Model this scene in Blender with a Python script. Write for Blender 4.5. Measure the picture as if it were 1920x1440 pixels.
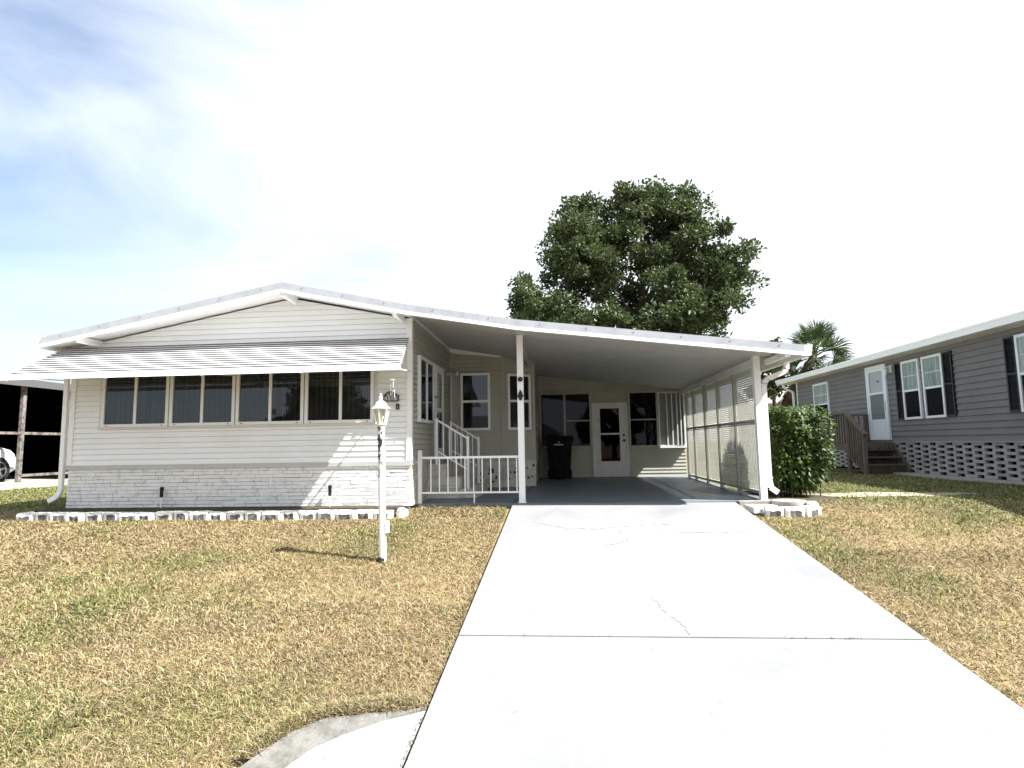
import bpy, math, random
import numpy as np
from mathutils import Vector, Matrix
S = bpy.context.scene
for o in list(bpy.data.objects):
    bpy.data.objects.remove(o)
R = math.radians
COL = S.collection
# ------------------------------------------------------------------ camera, sky, sun, exposure
CAM = Vector((0, -9.05, .94))
cd = bpy.data.cameras.new('camera'); cam = bpy.data.objects.new('camera', cd); COL.objects.link(cam)
S.camera = cam
cd.sensor_fit = 'HORIZONTAL'; cd.sensor_width = 36; cd.lens = 36 * 1087 / 1920
cd.clip_start = .05; cd.clip_end = 3000
p_, r_, y_ = R(5.9), R(-.94), R(4.45)
fwd = Vector((-math.sin(y_) * math.cos(p_), math.cos(y_) * math.cos(p_), math.sin(p_)))
rt = Vector((math.cos(y_), math.sin(y_), 0)); up = rt.cross(fwd)
r2 = rt * math.cos(r_) + up * math.sin(r_); u2 = up * math.cos(r_) - rt * math.sin(r_)
cam.matrix_world = Matrix(((r2.x, u2.x, -fwd.x, CAM.x), (r2.y, u2.y, -fwd.y, CAM.y), (r2.z, u2.z, -fwd.z, CAM.z), (0, 0, 0, 1)))
S.render.resolution_x, S.render.resolution_y = 1024, 768
S.view_settings.view_transform = 'Standard'; S.view_settings.look = 'None'
S.view_settings.exposure = 1.62; S.view_settings.gamma = 1
SUN = Vector((.80, -.27, 1)).normalized()
EL = math.asin(SUN.z); AZ = math.atan2(SUN.x, SUN.y)      # azimuth clockwise from +Y
ld = bpy.data.lights.new('sun', 'SUN'); ld.energy = 4.9; ld.angle = R(.53); ld.color = (1, .98, .945)
sun = bpy.data.objects.new('sun', ld); COL.objects.link(sun)
sun.rotation_euler = SUN.to_track_quat('Z', 'Y').to_euler(); sun.location = (20, -5, 25)
W = bpy.data.worlds.new('World'); S.world = W; W.use_nodes = True
nt = W.node_tree; nt.nodes.clear()
def N(t, ty, **kw):
    n = t.nodes.new(ty)
    for k, v in kw.items():
        if k in n.inputs: n.inputs[k].default_value = v
        else: setattr(n, k, v)
    return n
def L(t, a, b): t.links.new(a, b)
sky = N(nt, 'ShaderNodeTexSky', sky_type='NISHITA', sun_disc=False, sun_elevation=EL, sun_rotation=AZ, air_density=1.0, dust_density=.9, ozone_density=1.0)
tc = N(nt, 'ShaderNodeTexCoord')
mp = N(nt, 'ShaderNodeMapping'); mp.inputs['Rotation'].default_value = (R(12), R(38), R(10)); mp.inputs['Scale'].default_value = (1.1, 2.2, 3.6)
L(nt, tc.outputs['Generated'], mp.inputs[0])
nz = N(nt, 'ShaderNodeTexNoise', Scale=1.5, Detail=7, Roughness=.55, Distortion=.5); L(nt, mp.outputs[0], nz.inputs[0])
sep = N(nt, 'ShaderNodeSeparateXYZ'); L(nt, tc.outputs['Generated'], sep.inputs[0])
# thin cirrus veil, thicker towards the sun's side (+X)
ma = N(nt, 'ShaderNodeMath', operation='MULTIPLY_ADD'); ma.inputs[1].default_value = .80; ma.inputs[2].default_value = .41; L(nt, sep.outputs['X'], ma.inputs[0])
ad = N(nt, 'ShaderNodeMath', operation='ADD'); L(nt, ma.outputs[0], ad.inputs[0]); L(nt, nz.outputs['Fac'], ad.inputs[1])
cr = N(nt, 'ShaderNodeMapRange', interpolation_type='SMOOTHSTEP'); cr.inputs['From Min'].default_value = -.10; cr.inputs['From Max'].default_value = 1.0
L(nt, ad.outputs[0], cr.inputs[0])
mx = N(nt, 'ShaderNodeMix', data_type='RGBA'); L(nt, cr.outputs[0], mx.inputs['Factor']); br = N(nt, 'ShaderNodeMix', data_type='RGBA', blend_type='MULTIPLY'); br.inputs['Factor'].default_value = 1; L(nt, sky.outputs[0], br.inputs['A']); br.inputs['B'].default_value = (1.15, 1.38, 1.55, 1)
L(nt, br.outputs['Result'], mx.inputs['A']); mx.inputs['B'].default_value = (9.0, 9.5, 10.2, 1)
bg = N(nt, 'ShaderNodeBackground', Strength=.047); L(nt, mx.outputs['Result'], bg.inputs[0])
wo = N(nt, 'ShaderNodeOutputWorld'); L(nt, bg.outputs[0], wo.inputs[0])
# ------------------------------------------------------------------ materials
MAT = {}
def mat(name, col, rough=.6, spec=.3, col2=None, nscale=6., nlo=.35, nhi=.7, bump=0., bscale=40., metal=0., stretch=None, detail=6):
    m = bpy.data.materials.new(name); m.use_nodes = True; t = m.node_tree; b = t.nodes['Principled BSDF']
    b.inputs['Roughness'].default_value = rough; b.inputs['Specular IOR Level'].default_value = spec; b.inputs['Metallic'].default_value = metal
    b.inputs['Base Color'].default_value = (*col, 1)
    g = N(t, 'ShaderNodeNewGeometry')
    src = g.outputs['Position']
    if stretch:
        mpn = N(t, 'ShaderNodeMapping'); mpn.inputs['Scale'].default_value = stretch; L(t, src, mpn.inputs[0]); src = mpn.outputs[0]
    if col2:
        n = N(t, 'ShaderNodeTexNoise', Scale=nscale, Detail=detail, Roughness=.6); L(t, src, n.inputs[0])
        r = N(t, 'ShaderNodeMapRange'); r.inputs['From Min'].default_value = nlo; r.inputs['From Max'].default_value = nhi; L(t, n.outputs['Fac'], r.inputs[0])
        x = N(t, 'ShaderNodeMix', data_type='RGBA'); L(t, r.outputs[0], x.inputs['Factor']); x.inputs['A'].default_value = (*col, 1); x.inputs['B'].default_value = (*col2, 1)
        L(t, x.outputs['Result'], b.inputs['Base Color'])
    if bump:
        n = N(t, 'ShaderNodeTexNoise', Scale=bscale, Detail=5); L(t, src, n.inputs[0])
        bp = N(t, 'ShaderNodeBump', Strength=bump, Distance=.02); L(t, n.outputs['Fac'], bp.inputs['Height']); L(t, bp.outputs[0], b.inputs['Normal'])
    MAT[name] = m
    return m
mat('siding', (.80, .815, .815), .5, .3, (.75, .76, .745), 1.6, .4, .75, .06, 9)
mat('siding_baked_shade', (.41, .405, .345), .5, .3, (.35, .34, .285), 1.6, .4, .75)  # creamier siding, darkened to put the carport's shade into its colour
mat('white_trim', (.80, .80, .79), .45, .35, (.72, .72, .70), 3, .5, .8)
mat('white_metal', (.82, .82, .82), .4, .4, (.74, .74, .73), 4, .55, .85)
mat('drip_edge', (.40, .415, .44), .4, .4, (.33, .345, .37), 5, .4, .7)
mat('grey_band', (.47, .47, .46), .5, .3, (.41, .41, .40), 2, .4, .7)
mat('aluminium', (.62, .62, .61), .4, .4, (.54, .54, .53), 8, .4, .7)
mat('window_white', (.72, .73, .73), .4, .4)
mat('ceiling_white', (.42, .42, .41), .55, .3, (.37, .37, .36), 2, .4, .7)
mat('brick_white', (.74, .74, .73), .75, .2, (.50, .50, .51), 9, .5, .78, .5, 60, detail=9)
mat('brick_baked_shade', (.58, .56, .50), .8, .2, (.34, .32, .28), 5, .45, .75, .5, 60)  # darker copy of the white brick, shade of the carport side painted in
mat('mortar', (.20, .20, .20), .9, .1)
mat('stone_white', (.78, .77, .74), .85, .15, (.42, .41, .38), 12, .52, .72, .6, 50)
mat('stone_raw', (.20, .20, .19), .9, .15, (.07, .07, .065), 22, .4, .62, .8, 60)
mat('concrete_edge', (.175, .17, .155), .9, .15, (.09, .085, .072), 9, .4, .7, .4, 60)
mat('slab_paint', (.135, .165, .20), .45, .4, (.20, .22, .24), 1.6, .45, .75, .1, 30, stretch=(1, 2.5, 1))
mat('pole_paint', (.80, .80, .78), .5, .3)
mat('black_iron', (.012, .012, .012), .5, .4)
mat('black_plastic', (.006, .006, .0065), .65, .06, (.018, .018, .018), 6, .4, .7)
mat('dark_void', (.012, .012, .011), .9, .05)
mat('blind_dark', (.055, .053, .05), .8, .1, (.022, .022, .022), 3, .4, .7)
mat('curtain', (.62, .68, .64), .9, .1, (.34, .40, .37), 14, .4, .65, stretch=(1, 1, .05))
mat('board_dark', (.015, .015, .016), .9, .1)
mat('grey_siding', (.178, .166, .158), .55, .25, (.155, .145, .138), 1.5, .4, .7, .05, 9)
mat('grey_block', (.36, .355, .34), .9, .15, (.24, .235, .225), 4, .4, .7, .3, 60)
mat('shutter_black', (.012, .013, .017), .45, .3)
mat('door_white', (.68, .70, .72), .4, .35)
mat('wood_grey', (.15, .125, .105), .85, .15, (.08, .064, .053), 5, .35, .7, .3, 40, stretch=(4, 4, .6))
mat('wood_tread', (.085, .066, .05), .85, .15, (.05, .04, .03), 5, .35, .7, .3, 40)
mat('board_mid', (.30, .30, .29), .6, .3)
mat('lead_grey', (.24, .24, .235), .5, .4, (.13, .13, .13), 60, .45, .6)
mat('bark', (.10, .085, .065), .95, .1, (.05, .04, .03), 6, .4, .7, .6, 20)
mat('soil', (.09, .075, .055), 1, .05, (.05, .055, .03), 14, .4, .65, .6, 60)
mat('road', (.055, .055, .055), .95, .15, (.075, .075, .072), 3, .4, .7, .3, 90)
mat('path_concrete', (.36, .35, .32), .9, .15, (.26, .25, .22), 4, .4, .7, .3, 60)
mat('car_white', (.80, .80, .80), .25, .5)
mat('awning_white', (.70, .70, .70), .4, .35, (.60, .60, .60), 5, .45, .75)
mat('tyre', (.015, .015, .015), .85, .2)
mat('rim', (.55, .56, .58), .3, .5, metal=.8)
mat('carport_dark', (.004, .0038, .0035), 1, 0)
mat('weathered_post', (.20, .18, .16), .9, .1, (.07, .06, .055), 9, .45, .65)
mat('roof_dark', (.10, .10, .10), .9, .1)
mat('red_siding', (.52, .47, .45), .7, .2)
mat('pale_wall', (.60, .60, .57), .7, .2)
mat('bulb', (.85, .8, .7), .3, .4)
mat('cap_cream', (.78, .76, .62), .5, .3)
mat('palm_dead', (.105, .075, .045), .95, .1, (.05, .035, .02), 4, .4, .7)
mat('crack_dark', (.21, .205, .195), .95, .05)
mat('joint_dark', (.06, .06, .058), .95, .05)
mat('sand', (.34, .30, .235), .95, .1, (.15, .125, .07), 5, .45, .7)
def leafmat(name, c1, c2, trans=.3, nscale=.8, spec=.35):
    m = bpy.data.materials.new(name); m.use_nodes = True; t = m.node_tree; b = t.nodes['Principled BSDF']; out = t.nodes['Material Output']
    g = N(t, 'ShaderNodeNewGeometry')
    n = N(t, 'ShaderNodeTexNoise', Scale=nscale, Detail=5, Roughness=.7); L(t, g.outputs['Position'], n.inputs[0])
    r = N(t, 'ShaderNodeMapRange'); r.inputs['From Min'].default_value = .35; r.inputs['From Max'].default_value = .65; L(t, n.outputs['Fac'], r.inputs[0])
    x = N(t, 'ShaderNodeMix', data_type='RGBA'); L(t, r.outputs[0], x.inputs['Factor']); x.inputs['A'].default_value = (*c1, 1); x.inputs['B'].default_value = (*c2, 1)
    L(t, x.outputs['Result'], b.inputs['Base Color']); b.inputs['Roughness'].default_value = .5; b.inputs['Specular IOR Level'].default_value = spec
    tr = N(t, 'ShaderNodeBsdfTranslucent'); L(t, x.outputs['Result'], tr.inputs[0])
    ms = N(t, 'ShaderNodeMixShader'); ms.inputs[0].default_value = trans; L(t, b.outputs[0], ms.inputs[1]); L(t, tr.outputs[0], ms.inputs[2]); L(t, ms.outputs[0], out.inputs[0])
    MAT[name] = m; return m
leafmat('oak_leaf', (.038, .056, .02), (.085, .115, .04), .28, .6)
leafmat('bush_leaf', (.036, .066, .014), (.092, .140, .030), .3, 5)
leafmat('palm_leaf', (.045, .075, .024), (.085, .125, .04), .25, 1.2)
leafmat('lattice_panel', (.80, .80, .76), (.74, .73, .68), .5, 2, .2)
# clear pane: Fresnel mix of mirror and tinted transparency
def glass(name, tint, refl=1.0):
    m = bpy.data.materials.new(name); m.use_nodes = True; t = m.node_tree; t.nodes.clear()
    out = N(t, 'ShaderNodeOutputMaterial'); fr = N(t, 'ShaderNodeFresnel', IOR=1.55); ge = N(t, 'ShaderNodeNewGeometry'); io = N(t, 'ShaderNodeMapRange'); io.inputs['To Min'].default_value = 1.55; io.inputs['To Max'].default_value = 1 / 1.55; L(t, ge.outputs['Backfacing'], io.inputs[0]); L(t, io.outputs[0], fr.inputs['IOR']); tr = N(t, 'ShaderNodeBsdfTransparent', Color=(*tint, 1)); gl = N(t, 'ShaderNodeBsdfGlossy', Roughness=.015)
    gl.inputs['Color'].default_value = (.9 * refl, .93 * refl, 1.0 * refl, 1)
    ms = N(t, 'ShaderNodeMixShader'); L(t, fr.outputs[0], ms.inputs[0]); L(t, tr.outputs[0], ms.inputs[1]); L(t, gl.outputs[0], ms.inputs[2]); L(t, ms.outputs[0], out.inputs[0])
    MAT[name] = m
glass('pane_screened', (.34, .345, .345), .28); glass('pane_dark', (.28, .29, .29)); glass('pane_clear', (.85, .86, .84)); glass('pane_mid', (.62, .64, .64)); glass('pane_grey', (.82, .84, .83), .025)
# chipped paint on the lamp pole
def chipped():
    m = MAT['pole_paint']; t = m.node_tree; b = t.nodes['Principled BSDF']; g = N(t, 'ShaderNodeNewGeometry')
    n = N(t, 'ShaderNodeTexNoise', Scale=26, Detail=6, Roughness=.65); mpn = N(t, 'ShaderNodeMapping'); mpn.inputs['Scale'].default_value = (1, 1, .55); L(t, g.outputs['Position'], mpn.inputs[0]); L(t, mpn.outputs[0], n.inputs[0])
    sx = N(t, 'ShaderNodeSeparateXYZ'); L(t, g.outputs['Position'], sx.inputs[0])
    rx = N(t, 'ShaderNodeMapRange'); rx.inputs['From Min'].default_value = -2.05; rx.inputs['From Max'].default_value = -2.00; rx.inputs['To Min'].default_value = .10; rx.inputs['To Max'].default_value = -.12; L(t, sx.outputs['X'], rx.inputs[0])
    rz = N(t, 'ShaderNodeMapRange'); rz.inputs['From Min'].default_value = .35; rz.inputs['From Max'].default_value = .95; rz.inputs['To Min'].default_value = -.12; rz.inputs['To Max'].default_value = .05; L(t, sx.outputs['Z'], rz.inputs[0])
    a1 = N(t, 'ShaderNodeMath', operation='ADD'); L(t, n.outputs['Fac'], a1.inputs[0]); L(t, rx.outputs[0], a1.inputs[1])
    a2 = N(t, 'ShaderNodeMath', operation='ADD'); L(t, a1.outputs[0], a2.inputs[0]); L(t, rz.outputs[0], a2.inputs[1])
    th = N(t, 'ShaderNodeMapRange'); th.inputs['From Min'].default_value = .60; th.inputs['From Max'].default_value = .63; L(t, a2.outputs[0], th.inputs[0])
    x = N(t, 'ShaderNodeMix', data_type='RGBA'); L(t, th.outputs[0], x.inputs['Factor']); x.inputs['A'].default_value = (.80, .80, .78, 1); x.inputs['B'].default_value = (.05, .045, .04, 1)
    L(t, x.outputs['Result'], b.inputs['Base Color'])
chipped()
# driveway: worn white paint on concrete, scuffs and grey patches
def drive_mat():
    m = mat('driveway', (.62, .62, .61), .8, .2); t = m.node_tree; b = t.nodes['Principled BSDF']; g = N(t, 'ShaderNodeNewGeometry')
    def nz(scale, lo, hi, det=8, st=(1, 1, 1)):
        mpn = N(t, 'ShaderNodeMapping'); mpn.inputs['Scale'].default_value = st; L(t, g.outputs['Position'], mpn.inputs[0])
        n = N(t, 'ShaderNodeTexNoise', Scale=scale, Detail=det, Roughness=.68); L(t, mpn.outputs[0], n.inputs[0])
        r = N(t, 'ShaderNodeMapRange'); r.inputs['From Min'].default_value = lo; r.inputs['From Max'].default_value = hi; L(t, n.outputs['Fac'], r.inputs[0]); return r.outputs[0]
    def mixc(f, a, bcol, k=1.):
        x = N(t, 'ShaderNodeMix', data_type='RGBA')
        mk = N(t, 'ShaderNodeMath', operation='MULTIPLY'); L(t, f, mk.inputs[0]); mk.inputs[1].default_value = k; L(t, mk.outputs[0], x.inputs['Factor'])
        if isinstance(a, tuple): x.inputs['A'].default_value = (*a, 1)
        else: L(t, a, x.inputs['A'])
        x.inputs['B'].default_value = (*bcol, 1); return x.outputs['Result']
    c = mixc(nz(.9, .42, .68, 5), (.25, .25, .248), (.19, .195, .203))
    big = nz(1.3, .44, .60, 4)
    fine = nz(11, .60, .70, 9, (1, 1.6, 1))
    mu = N(t, 'ShaderNodeMath', operation='MULTIPLY'); L(t, big, mu.inputs[0]); L(t, fine, mu.inputs[1])
    c = mixc(mu.outputs[0], c, (.13, .13, .125), .85)
    c = mixc(nz(60, .62, .72, 3), c, (.17, .17, .165), .5)
    L(t, c, b.inputs['Base Color'])
    n = N(t, 'ShaderNodeTexNoise', Scale=80, Detail=5); L(t, g.outputs['Position'], n.inputs[0])
    bp = N(t, 'ShaderNodeBump', Strength=.25, Distance=.01); L(t, n.outputs['Fac'], bp.inputs['Height']); L(t, bp.outputs[0], b.inputs['Normal'])
drive_mat()
# lawn soil/thatch colour under the blades; straw with green patches (same noise field as the blades is not needed)
def lawn_mat():
    m = mat('lawn', (.25, .2, .1), .95, .05); t = m.node_tree; b = t.nodes['Principled BSDF']; g = N(t, 'ShaderNodeNewGeometry')
    at = N(t, 'ShaderNodeAttribute', attribute_name='patch')
    n = N(t, 'ShaderNodeTexNoise', Scale=9, Detail=9, Roughness=.75); L(t, g.outputs['Position'], n.inputs[0])
    r = N(t, 'ShaderNodeMapRange'); r.inputs['From Min'].default_value = .3; r.inputs['From Max'].default_value = .7; L(t, n.outputs['Fac'], r.inputs[0])
    x1 = N(t, 'ShaderNodeMix', data_type='RGBA'); L(t, r.outputs[0], x1.inputs['Factor']); x1.inputs['A'].default_value = (.17, .125, .065, 1); x1.inputs['B'].default_value = (.30, .225, .12, 1)
    x2 = N(t, 'ShaderNodeMix', data_type='RGBA'); L(t, r.outputs[0], x2.inputs['Factor']); x2.inputs['A'].default_value = (.055, .065, .02, 1); x2.inputs['B'].default_value = (.12, .13, .045, 1)
    x = N(t, 'ShaderNodeMix', data_type='RGBA'); L(t, at.outputs['Fac'], x.inputs['Factor']); L(t, x1.outputs['Result'], x.inputs['A']); L(t, x2.outputs['Result'], x.inputs['B'])
    L(t, x.outputs['Result'], b.inputs['Base Color'])
    nb = N(t, 'ShaderNodeTexNoise', Scale=45, Detail=4); L(t, g.outputs['Position'], nb.inputs[0])
    bp = N(t, 'ShaderNodeBump', Strength=.8, Distance=.03); L(t, nb.outputs['Fac'], bp.inputs['Height']); L(t, bp.outputs[0], b.inputs['Normal'])
lawn_mat()
def blade_mat():
    m = mat('grass_blade', (.3, .25, .1), .6, .25); t = m.node_tree; b = t.nodes['Principled BSDF']; out = t.nodes['Material Output']
    at = N(t, 'ShaderNodeAttribute', attribute_name='tint'); L(t, at.outputs['Color'], b.inputs['Base Color'])
    tr = N(t, 'ShaderNodeBsdfTranslucent'); L(t, at.outputs['Color'], tr.inputs[0]); ms = N(t, 'ShaderNodeMixShader'); ms.inputs[0].default_value = .25
    L(t, b.outputs[0], ms.inputs[1]); L(t, tr.outputs[0], ms.inputs[2]); L(t, ms.outputs[0], out.inputs[0])
blade_mat()
# ------------------------------------------------------------------ mesh helpers
ORG = {}
class MB:
    def __init__(s): s.v = []; s.f = []; s.m = []
    def poly(s, pts, mi=0):
        n = len(s.v); s.v += [tuple(p) for p in pts]; s.f.append(list(range(n, n + len(pts)))); s.m.append(mi)
    def hexa(s, P, mi=0):      # P: 4 bottom ccw, 4 top ccw
        n = len(s.v); s.v += [tuple(p) for p in P]
        for q in ((3, 2, 1, 0), (4, 5, 6, 7), (0, 1, 5, 4), (1, 2, 6, 5), (2, 3, 7, 6), (3, 0, 4, 7)):
            s.f.append([n + i for i in q]); s.m.append(mi)
    def box(s, x0, x1, y0, y1, z0, z1, mi=0):
        s.hexa([(x0, y0, z0), (x1, y0, z0), (x1, y1, z0), (x0, y1, z0), (x0, y0, z1), (x1, y0, z1), (x1, y1, z1), (x0, y1, z1)], mi)
    def fbox(s, F, s0, s1, z0, z1, t0, t1, mi=0):
        s.hexa([F(s0, z0, t1), F(s1, z0, t1), F(s1, z0, t0), F(s0, z0, t0), F(s0, z1, t1), F(s1, z1, t1), F(s1, z1, t0), F(s0, z1, t0)], mi)
    def bar(s, p, q, w, h, upv=(0, 0, 1), mi=0):
        p = Vector(p); q = Vector(q); d = (q - p).normalized(); u = Vector(upv)
        if abs(d.dot(u)) > .98: u = Vector((0, 1, 0))
        a = d.cross(u).normalized() * w / 2; b = a.cross(d).normalized() * h / 2
        s.hexa([p - a - b, p + a - b, q + a - b, q - a - b, p - a + b, p + a + b, q + a + b, q - a + b], mi)
    def prism(s, pts, off, mi=0):
        off = Vector(off); n = len(s.v); k = len(pts); s.v += [tuple(p) for p in pts] + [tuple(Vector(p) + off) for p in pts]
        s.f.append(list(range(n + k - 1, n - 1, -1))); s.m.append(mi); s.f.append(list(range(n + k, n + 2 * k))); s.m.append(mi)
        for i in range(k):
            j = (i + 1) % k; s.f.append([n + i, n + j, n + k + j, n + k + i]); s.m.append(mi)
    def tube(s, pts, r, n=10, mi=0, sx=1., sy=1.):
        pts = [Vector(p) for p in pts]; rs = r if isinstance(r, (list, tuple)) else [r] * len(pts)
        ref = None; rings = []
        for i, p in enumerate(pts):
            d = (pts[min(i + 1, len(pts) - 1)] - pts[max(i - 1, 0)]).normalized()
            if ref is None: ref = Vector((0, 0, 1)) if abs(d.z) < .9 else Vector((0, 1, 0))
            a = d.cross(ref).normalized(); b = a.cross(d).normalized(); ref = b
            base = len(s.v); rings.append(base)
            for k in range(n):
                an = 2 * math.pi * k / n; s.v.append(tuple(p + a * math.cos(an) * rs[i] * sx + b * math.sin(an) * rs[i] * sy))
        for A, B in zip(rings, rings[1:]):
            for k in range(n):
                s.f.append([A + k, A + (k + 1) % n, B + (k + 1) % n, B + k]); s.m.append(mi)
        s.f.append([rings[0] + k for k in range(n - 1, -1, -1)]); s.m.append(mi); s.f.append([rings[-1] + k for k in range(n)]); s.m.append(mi)
    def lathe(s, c, prof, n=24, mi=0, axis='z', phase=0.):
        c = Vector(c); rings = []
        for r, h in prof:
            base = len(s.v); rings.append(base)
            for k in range(n):
                a = 2 * math.pi * k / n + phase; q = (r * math.cos(a), r * math.sin(a), h)
                if axis == 'x': q = (h, q[0], q[1])
                if axis == 'y': q = (q[0], h, q[1])
                s.v.append(tuple(c + Vector(q)))
        for A, B in zip(rings, rings[1:]):
            for k in range(n):
                s.f.append([A + k, A + (k + 1) % n, B + (k + 1) % n, B + k]); s.m.append(mi)
        s.f.append([rings[0] + k for k in range(n - 1, -1, -1)]); s.m.append(mi); s.f.append([rings[-1] + k for k in range(n)]); s.m.append(mi)
    def build(s, name, mats, parent=None, origin=None, smooth=None):
        me = bpy.data.meshes.new(name)
        if parent is not None: org = ORG[parent.name]
        elif origin is not None: org = Vector(origin)
        else:
            a = np.array(s.v); org = Vector(((a[:, 0].min() + a[:, 0].max()) / 2, (a[:, 1].min() + a[:, 1].max()) / 2, a[:, 2].min()))
        me.from_pydata([(x - org.x, y - org.y, z - org.z) for x, y, z in s.v], [], s.f)
        for m in (mats if isinstance(mats, (list, tuple)) else [mats]): me.materials.append(MAT[m])
        if any(s.m): me.polygons.foreach_set('material_index', s.m)
        if smooth:
            me.polygons.foreach_set('use_smooth', [True] * len(s.f)); me.set_sharp_from_angle(angle=R(smooth))
        me.update()
        o = bpy.data.objects.new(name, me); COL.objects.link(o)
        if parent is not None: o.parent = parent
        else: o.location = org
        ORG[o.name] = org
        return o
def thing(name, label, cat, loc=(0, 0, 0), group=None):
    o = bpy.data.objects.new(name, None); COL.objects.link(o); o.location = loc; o.empty_display_size = .3; ORG[o.name] = Vector(loc)
    return tag(o, label, cat, group)
def tag(o, label, cat, group=None, kind=None):
    o['label'] = label; o['category'] = cat
    if group: o['group'] = group
    if kind: o['kind'] = kind
    return o
def struct(o): o['kind'] = 'structure'; return o
def Fr(P, u, n):
    P = Vector(P); u = Vector((u[0], u[1], 0)).normalized(); n = Vector((n[0], n[1], 0)).normalized()
    return lambda s, z, t=0.: (P.x + u.x * s + n.x * t, P.y + u.y * s + n.y * t, z)
def clip(poly, fn):            # keep points where fn(s,z) >= 0
    out = []
    for i in range(len(poly)):
        a, b = poly[i - 1], poly[i]; fa, fb = fn(*a), fn(*b)
        if fa >= 0 and fb >= 0: out.append(b)
        elif fa >= 0 or fb >= 0:
            k = fa / (fa - fb); c = (a[0] + (b[0] - a[0]) * k, a[1] + (b[1] - a[1]) * k); out.append(c)
            if fb >= 0: out.append(b)
    return out
def siding(mb, F, s0, s1, z0, z1, course, cuts=(), lip=.021, mi=0, rnd=None):
    z = z0
    while z < z1 - .004:
        zt = min(z + course, z1); j = (rnd.uniform(-.0012, .0012) if rnd else 0)
        P = [(s0, z), (s1, z), (s1, zt), (s0, zt)]
        for c in cuts:
            P = clip(P, c) if P else P
        if len(P) >= 3:
            T = lambda q: (lip + j) - (lip - .002) * (q - z) / course
            P = clip(P, lambda a, b: zt - .0035 - b)
            if len(P) < 3: z = zt; continue
            mb.poly([F(a, b, T(b)) for a, b in P], mi)
            lo = [a for a, b in P if abs(b - z) < 1e-6]
            if len(lo) >= 2: mb.poly([F(min(lo), z, -.004), F(max(lo), z, -.004), F(max(lo), z, lip + j), F(min(lo), z, lip + j)], mi)
        z = zt
def bricks(mb, F, s0, s1, z0, z1, ch, rng, depth=.02, lo=.16, hi=.42, gap=.006, drop=0.):
    z = z0
    while z < z1 - ch * .4:
        s = s0 - rng.uniform(0, .2); zt = min(z + ch, z1)
        while s < s1:
            w = rng.uniform(lo, hi); a, b = max(s, s0), min(s + w - gap, s1)
            if b - a > .02 and rng.random() >= drop:
                d = [depth * rng.uniform(.6, 1.2) for _ in range(4)]; jz = [rng.uniform(-.003, .003) for _ in range(4)]
                zz0, zz1 = z + gap / 2, zt - gap / 2
                front = [F(a, zz0 + jz[0], d[0]), F(b, zz0 + jz[1], d[1]), F(b, zz1 + jz[2], d[2]), F(a, zz1 + jz[3], d[3])]
                back = [F(a, zz0, -.01), F(b, zz0, -.01), F(b, zz1, -.01), F(a, zz1, -.01)]
                mb.hexa([front[0], front[1], back[1], back[0], front[3], front[2], back[2], back[3]])
            s += w
        z = zt
def ring(mb, F, s0, s1, z0, z1, w, t0, t1, wb=None, mi=0):
    wb = wb or w
    mb.fbox(F, s0, s1, z0, z0 + wb, t0, t1, mi); mb.fbox(F, s0, s1, z1 - w, z1, t0, t1, mi)
    mb.fbox(F, s0, s0 + w, z0 + wb, z1 - w, t0, t1, mi); mb.fbox(F, s1 - w, s1, z0 + wb, z1 - w, t0, t1, mi)
def window(parent, F, s0, s1, z0, z1, mull=(), rails=(), fm='aluminium', fw=.045, mw=.035, blind=None, pm='pane_dark', dep=.065, muntin=None, sill=False, name='window'):
    mb = MB(); ring(mb, F, s0, s1, z0, z1, fw, .003, dep)
    for m in mull: mb.fbox(F, m - mw / 2, m + mw / 2, z0 + fw, z1 - fw, .026, dep - .006)
    xs = [s0 + fw] + [q for m in mull for q in (m - mw / 2, m + mw / 2)] + [s1 - fw]
    for i in range(0, len(xs), 2):
        for r in rails: mb.fbox(F, xs[i], xs[i + 1], r - mw / 2, r + mw / 2, .02, dep - .009)
        if muntin:
            for r in muntin: mb.fbox(F, xs[i], xs[i + 1], r - .008, r + .008, .043, .050)
    w = mb.build(name, fm, parent)
    g = MB()
    for i in range(0, len(xs), 2): g.poly([F(xs[i], z0 + fw, .042), F(xs[i + 1], z0 + fw, .042), F(xs[i + 1], z1 - fw, .042), F(xs[i], z1 - fw, .042)])
    g.build('pane', pm, w)
    b = MB(); b.fbox(F, s0 + fw * .5, s1 - fw * .5, z0 + fw * .5, z1 - fw * .5, .002, .0255); b.build('backing', 'board_dark', w)
    if blind:
        d = MB(); rng = random.Random(int(s0 * 1000) + 7); kind, mname, za, zb = blind
        if kind == 'v':
            s = s0 + fw
            while s < s1 - fw - .03:
                e = min(s + .085, s1 - fw)
                if rng.random() > .10:
                    k = rng.uniform(.001, .010); d.poly([F(s + .004, z0 + fw, .028), F(e - .004, z0 + fw, .028 + k), F(e - .004, z1 - fw, .028 + k), F(s + .004, z1 - fw, .028)])
                s += .088
        elif kind == 'c':
            s = s0 + fw; k = 0
            while s < s1 - fw - .005:
                e = min(s + .035, s1 - fw); q = (.027, .038); d.poly([F(s, za, q[k % 2]), F(e, za, q[(k + 1) % 2]), F(e, zb, q[(k + 1) % 2]), F(s, zb, q[k % 2])]); s = e; k += 1
        elif kind == 'h':
            z = za
            while z < zb:
                d.poly([F(s0 + fw, z, .038), F(s1 - fw, z, .038), F(s1 - fw, z + .022, .028), F(s0 + fw, z + .022, .028)]); z += .026
        d.build('blind' if kind != 'c' else 'curtain', mname, w)
    if sill:
        q = MB(); q.fbox(F, s0 - .03, s1 + .03, z0 - .05, z0 - .002, .003, .085); q.build('sill', fm, w)
    return w
rng = random.Random(11)
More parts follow.
